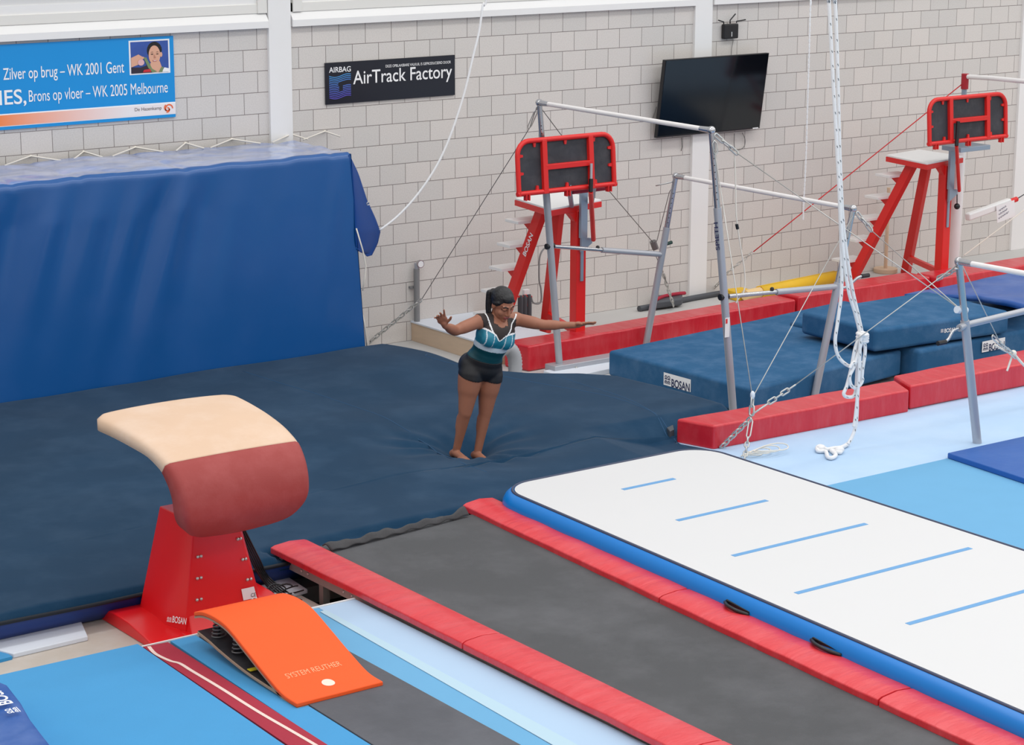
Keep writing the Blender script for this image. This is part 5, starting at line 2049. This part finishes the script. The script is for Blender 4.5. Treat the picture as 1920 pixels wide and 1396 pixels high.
HC = Vector((9.944,-4.694,1.426))
neck0 = Vector((9.94,-4.63,1.289))
shR, shL = Vector((9.784,-4.614,1.298)), Vector((10.105,-4.651,1.281))
elR, elL = Vector((9.563,-4.601,1.247)), Vector((10.246,-4.829,1.248))
wrR, wrL = Vector((9.415,-4.679,1.321)), Vector((10.421,-4.995,1.255))
chest = Vector((9.925,-4.631,1.177))
waist = Vector((9.895,-4.559,1.02))
hips = Vector((9.878,-4.497,0.899))
hpR, hpL = Vector((9.782,-4.501,0.862)), Vector((9.956,-4.517,0.836))
knR, knL = Vector((9.728,-4.499,0.556)), Vector((9.914,-4.511,0.531))
anR, anL = Vector((9.693,-4.423,0.225)), Vector((9.846,-4.498,0.204))
hR, hL = Vector((9.689,-4.421,0.177)), Vector((9.842,-4.496,0.156))

b = MB()
tor = (neck0 - hips).normalized()
fw = (CHF - tor * CHF.dot(tor)).normalized()
lf = tor.cross(fw).normalized()
AX = (lf, fw, tor)
# torso
b.ball(hips, (.178, .125, .13), AX, 24)
b.ball(hips + fw * -.045 - lf * .07 - VZ * .01, (.095, .10, .10), AX, 20)
b.ball(hips + fw * -.045 + lf * .07 - VZ * .01, (.095, .10, .10), AX, 20)
b.ball(hips.lerp(waist, .5), (.152, .108, .13), AX, 24)
b.ball(waist, (.132, .098, .13), AX, 24)
b.ball(waist.lerp(chest, .5), (.142, .105, .13), AX, 24)
b.ball(chest, (.160, .112, .14), AX, 24)
b.ball(chest + fw * .055 + lf * .068 - tor * .015, (.075, .07, .072), AX, 20)
b.ball(chest + fw * .055 - lf * .068 - tor * .015, (.075, .07, .072), AX, 20)
up_c = (shR + shL) / 2
b.ball(up_c - tor * .03, (.155, .09, .085), AX, 24)
b.cap(shR, shL, .058, .058)
b.cap(neck0 - tor * .04, shR, .060, .052)
b.cap(neck0 - tor * .04, shL, .060, .052)
b.cap(neck0 - tor * .05, HC - HU * .06 - FACE * .02, .056, .050)
# arms
for sh, el, wr in ((shR, elR, wrR), (shL, elL, wrL)):
    d = (el - sh).normalized()
    b.ball(sh, (.060, .058, .060), n=18)
    b.cap(sh, el, .054, .042)
    b.cap(sh + d * .06, sh + d * .16, .053, .050)
    d2 = (wr - el).normalized()
    b.cap(el, wr, .042, .025)
    b.cap(el + d2 * .03, el + d2 * .10, .043, .039)
# legs
for hp, kn, an, sgn in ((hpR, knR, anR, -1), (hpL, knL, anL, 1)):
    b.cap(hp, kn, .100, .055)
    b.cap(hp.lerp(kn, .1), hp.lerp(kn, .45), .100, .086)
    b.ball(kn + fw * .004, (.052, .052, .060), n=16)
    b.cap(kn, an, .052, .029)
    b.cap(kn.lerp(an, .16) - fw * .018, kn.lerp(an, .42) - fw * .012, .052, .047)
# feet, toes towards the way she faces
FD = (CHF * 1.0 + VR * .15).normalized()
FL_ = VZ.cross(FD).normalized()
for h, an, sgn in ((hR, anR, -1), (hL, anL, 1)):
    z0 = h.z
    g = Vector((h.x, h.y, z0 + .03))
    b.cap(an, g - FD * .02, .029, .032)
    b.ball(g - FD * .03, (.033, .04, .032), (FL_, FD, VZ), 14)
    b.cap(g - FD * .01 + VZ * .012, g + FD * .12 - VZ * .006, .034, .026)
    b.ball(g + FD * .11 - VZ * .008, (.042, .045, .021), (FL_, FD, VZ), 14)
    for k in range(5):
        o_ = FL_ * ((k - 2) * .0165) * sgn
        Lt = .172 - .009 * abs(k - (0 if sgn > 0 else 0)) if True else 0
        b.cap(g + FD * .13 + o_ - VZ * .014, g + FD * (.168 - .006 * k) + o_ - VZ * .018, .011 - .0008 * k, .010 - .0008 * k)


def hand(wr, d, palm_n, side, spread, curl, scale=1.0):
    """palm, four fingers with two bends and a thumb; side = direction from little finger towards thumb"""
    d = d.normalized()
    side = (side - d * side.dot(d)).normalized()
    pn = d.cross(side).normalized()
    if pn.dot(palm_n) < 0:
        pn = -pn
    s = scale
    b.cap(wr, wr + d * .03 * s, .024, .026)
    c = wr + d * .055 * s
    b.ball(c, (.040 * s, .040 * s, .015 * s), (d, side, pn), 16)
    b.ball(c + side * .012 * s + d * .015 * s, (.030 * s, .030 * s, .014 * s), (d, side, pn), 14)
    lens = [.072, .080, .074, .058]
    for k in range(4):
        o_ = side * ((1.5 - k) * .0185 * s)
        base = wr + d * (.085 - .004 * abs(k - 1)) * s + o_
        fd = (d + side * spread * (1.5 - k) * .16).normalized()
        L_ = lens[k] * s
        r = (.0088, .0090, .0086, .0076)[k] * s
        p = base
        cl_ = curl[k]
        for j, fr in enumerate((.45, .3, .25)):
            fd2 = (fd * math.cos(cl_ * (j + .6)) + pn * math.sin(cl_ * (j + .6))).normalized()
            q = p + fd2 * (L_ * fr)
            b.cap(p, q, r * (1 - .06 * j), r * (.94 - .06 * j), 10)
            p = q
    tb = wr + d * .028 * s + side * .026 * s
    t1 = tb + (d * .55 + side * .85 + pn * .15).normalized() * .036 * s
    t2 = t1 + (d * .80 + side * .55 + pn * .2).normalized() * .030 * s
    b.cap(wr + d * .02 * s + side * .01 * s, tb, .016 * s, .014 * s, 10)
    b.cap(tb, t1, .0125 * s, .0105 * s, 10)
    b.cap(t1, t2, .0105 * s, .0088 * s, 10)


# her left hand (picture right): flat, fingers pointing away along the arm, thumb up and forward
dL = (Vector((10.523,-5.119,1.286)) - wrL).normalized()
hand(wrL, dL, VT * -.3 - VZ, (VZ * .35 + VT * .9), .7, [.06, .02, .05, .10], 1.04)
# her right hand (picture left): palm up and open, fingers raised
dR = (Vector((9.307,-4.723,1.416)) - wrR).normalized()
hand(wrR, (dR + VZ * .45), VT * .5 + VZ * .3, (VR * .95 + VZ * .15), 1.0, [.05, .30, .42, .40], 1.04)

# head: skull, jaw, cheeks, brow, nose, lips, ears
HX = (HL, FACE, HU)
HS = 1.09
P = lambda l_, f_, u_: HC + (HL * l_ + FACE * f_ + HU * u_) * HS
b.ball(P(0, -.012, .028), (.073 * HS, .092 * HS, .084 * HS), HX, 26)
b.ball(P(0, .022, -.035), (.060 * HS, .066 * HS, .072 * HS), HX, 22)
b.cap(P(0, .060, -.085), P(0, .050, -.070), .026, .034)
for s in (-1, 1):
    b.ball(P(s * .034, .052, -.030), (.026 * HS, .024 * HS, .026 * HS), HX, 14)
    b.ball(P(s * .030, .072, .012), (.019 * HS, .014 * HS, .011 * HS), HX, 14)
    b.cap(P(s * .012, .082, .030), P(s * .045, .068, .030), .010, .008, 10)
    b.ball(P(s * .070, -.008, -.008), (.009 * HS, .019 * HS, .028 * HS), HX, 12)
    b.ball(P(s * .012, .094, -.030), (.008 * HS, .010 * HS, .008 * HS), HX, 10)
b.cap(P(0, .084, .016), P(0, .102, -.022), .010, .013, 12)
b.cap(P(-.016, .086, -.053), P(.016, .086, -.053), .0085, .0085, 10)
b.cap(P(-.013, .083, -.064), P(.013, .083, -.064), .0085, .0085, 10)

me = remeshed(b, 'skin', .0052, 2)
adj = [[] for _ in me.vertices]
for e_ in me.edges:
    i, j = e_.vertices
    adj[i].append(j)
    adj[j].append(i)
act = []
for v in me.vertices:
    d_ = min((v.co - wrR).length - .03, (v.co - wrL).length - .03, (v.co - HC).length - .13, v.co.z - .27)
    if (v.co - wrR).dot(dR) > 0 and (v.co - wrR).length < .3:
        d_ = -1
    if (v.co - wrL).dot(dL) > 0 and (v.co - wrL).length < .3:
        d_ = -1
    if d_ > 0:
        act.append((v.index, min(1, d_ / .03)))
pos = [v.co.copy() for v in me.vertices]
for it in range(14):
    new = {}
    for i, w in act:
        m_ = Vector()
        for j in adj[i]:
            m_ += pos[j]
        new[i] = pos[i].lerp(m_ / len(adj[i]), .8 * w)
    for i in new:
        pos[i] = new[i]
for v in me.vertices:
    v.co = pos[v.index]
me.update()
gy = thing('person', 'person in a black and teal sleeveless suit, arms held out, barefoot on the airbag', 'person', (9.78, -4.45, .16))
off = OFF[gy.name]

m_skins = [m_skin, m_lip, m_brow]
bodyme = me.copy()
for v in bodyme.vertices:
    v.co -= off
bodyme.materials.clear()
for m_ in m_skins:
    bodyme.materials.append(m_)
for p in bodyme.polygons:
    c = Vector(p.center) + off
    q = Vector(((c - HC).dot(HL), (c - HC).dot(FACE), (c - HC).dot(HU))) / HS
    k = 0
    if q.y > .055 and q.length < .16:
        if abs(q.x) < .023 and -.072 < q.z < -.046 and q.y > .082:
            k = 1
        ex = abs(abs(q.x) - .030)
        if ex < .017 and abs(q.z - .004 - .02 * ex) < .0042:
            k = 2
        if ex < .019 and abs(q.z - .034 + .25 * ex) < .0045:
            k = 2
    p.material_index = k
    p.use_smooth = True
body = bpy.data.objects.new('body', bodyme)
COL.objects.link(body)
body.parent = gy
OFF['body'] = off
mats_used = len(bodyme.materials)

# clothing: cut from the body's own surface and lifted a little
me.calc_loop_triangles()
nrms = [v.normal.copy() for v in me.vertices]


def seg_d(p, a, c):
    d = c - a
    t = max(0, min(1, (p - a).dot(d) / d.dot(d)))
    return (p - (a + d * t)).length, t


def garment(name, parts, lift, parent=gy):
    """parts: list of (material, predicate); faces are given to the first predicate that holds"""
    ids, fs, mi, vs = {}, [], [], []
    for p in me.polygons:
        c = Vector(p.center)
        for k, (m_, pred) in enumerate(parts):
            if pred(c):
                f = []
                for i in p.vertices:
                    if i not in ids:
                        ids[i] = len(vs)
                        vs.append(Vector(me.vertices[i].co) + nrms[i] * lift - off)
                    f.append(ids[i])
                fs.append(f)
                mi.append(k)
                break
    g = bpy.data.meshes.new(name)
    g.from_pydata(vs, [], fs)
    for m_, _ in parts:
        g.materials.append(m_)
    for p, k in zip(g.polygons, mi):
        p.material_index = k
        p.use_smooth = True
    o = bpy.data.objects.new(name, g)
    COL.objects.link(o)
    o.parent = parent
    OFF[o.name] = off
    sd = o.modifiers.new('s', 'SOLIDIFY')
    sd.thickness = .003
    return o


def tl(c):
    """torso coordinates: side, front, height along the spine from the hips (metres)"""
    d = c - hips
    return d.dot(lf), d.dot(fw), d.dot(tor)


TN = (neck0 - hips).dot(tor)
TCH = (chest - hips).dot(tor)
TSH = (up_c - hips).dot(tor)


def in_torso(c, lo=-9):
    s, f, h = tl(c)
    if h > TN + .05 or h < lo or abs(s) > .21:
        return False
    for sh, el in ((shR, elR), (shL, elL)):
        dd, t = seg_d(c, sh, el)
        if t > .0 and dd < .062 and (c - sh).dot((el - sh).normalized()) > -.03:
            return False
    dn, t = seg_d(c, neck0, HC)
    if h > TSH - .01 and abs(s) < .075 and f > -.02 + (h - TSH) * 0:
        if (s / .052) ** 2 + ((h - TSH - .05) / .062) ** 2 < 1:
            return False
    if h > TN + .005 and abs(s) < .06:
        return False
    return True


def bust(c):
    """height of the lower edge of the black mesh yoke: a sweetheart curve in front, straight at the back"""
    s, f, h = tl(c)
    if f > 0:
        return TCH + .028 + .030 * abs(math.sin(min(1, abs(s) / .13) * math.pi * .62)) - .028 * math.exp(-(s / .03) ** 2)
    return TCH + .02


def strap_line(c):
    s, f, h = tl(c)
    return f > .0 and abs(abs(s) - (.048 + .60 * max(0, h - TCH - .03))) < .0065 and h > bust(c) - .005


yoke = lambda c: in_torso(c) and tl(c)[2] > bust(c)
trim = lambda c: in_torso(c) and abs(tl(c)[2] - bust(c)) < .006 and tl(c)[1] > -.02
band = lambda c: in_torso(c) and TCH - .070 < tl(c)[2] <= bust(c)
fine = lambda c: band(c) and tl(c)[1] > .0 and min(abs(abs(tl(c)[0]) - x) for x in (.05, .105)) < .0035
white = lambda c: in_torso(c) and TCH - .112 < tl(c)[2] <= TCH - .070
dark = lambda c: in_torso(c) and TCH - .215 < tl(c)[2] <= TCH - .112


def shorts(c):
    s, f, h = tl(c)
    if h > TCH - .215:
        return False
    return in_torso(c) and h > -.065 + .0 * abs(s) / .17


lo_ = garment('leotard', [(m_text, strap_line), (m_text, trim), (m_mesht, yoke), (m_tealw, fine), (m_teal, band), (m_tealw, white), (m_teald, dark)], .0035)
sh_ = garment('shorts', [(m_short, shorts)], .0045)
b = MB()
p_ = None
# hair: cap over the skull, gathered high at the back into thin braids
b = MB()
b.ball(P(0, -.020, .038), (.080 * HS, .092 * HS, .088 * HS), HX, 30)
b.ball(P(0, -.052, .000), (.070 * HS, .060 * HS, .070 * HS), HX, 24)
b.ball(P(0, .030, .068), (.052 * HS, .045 * HS, .042 * HS), HX, 20)
for s in (-1, 1):
    b.cap(P(s * .066, .030, .040), P(s * .070, -.010, .014), .014, .016)
hm = remeshed(b, 'hair_cap', .006, 3)
for v in hm.vertices:
    q = Vector(v.co)
    n_ = mnoise.noise(q * 90) * .0015
    v.co = q + Vector(v.normal) * n_ - off
hm.materials.clear()
hm.materials.append(m_hair)
hm.polygons.foreach_set('use_smooth', [True] * len(hm.polygons))
hair = bpy.data.objects.new('hair', hm)
COL.objects.link(hair)
hair.parent = gy
OFF['hair'] = off
root = Vector((9.914,-4.623,1.502))
b = MB()
b.ball(root, .042, n=16)
b.tube([P(0, -.06, .075), root, root + (-VR * .6 + VZ * .2) * .04], [.03, .036, .028], 12)
kk = b.build('hair_knot', m_hair, gy, smooth=True)
b = MB()
for k in range(16):
    a = k / 15
    st0 = root + (-VR * (.25 + .5 * a) + VT * (.4 - .7 * math.sin(k * 1.7))).normalized() * .03
    ln = .13 + .05 * math.sin(k * 2.3) + .03
    b.tube(smoothpts([root + VZ * .015, st0 + VZ * .02 - VR * .018, st0 - VR * (.018 + .01 * a) - VZ * .04, st0 - VR * (.012 + .018 * a) - VZ * ln * .7, st0 - VR * (.004 + .020 * a) - VZ * ln], 4), .0055, 6)
b.build('braids', m_hair, gy, smooth=True)
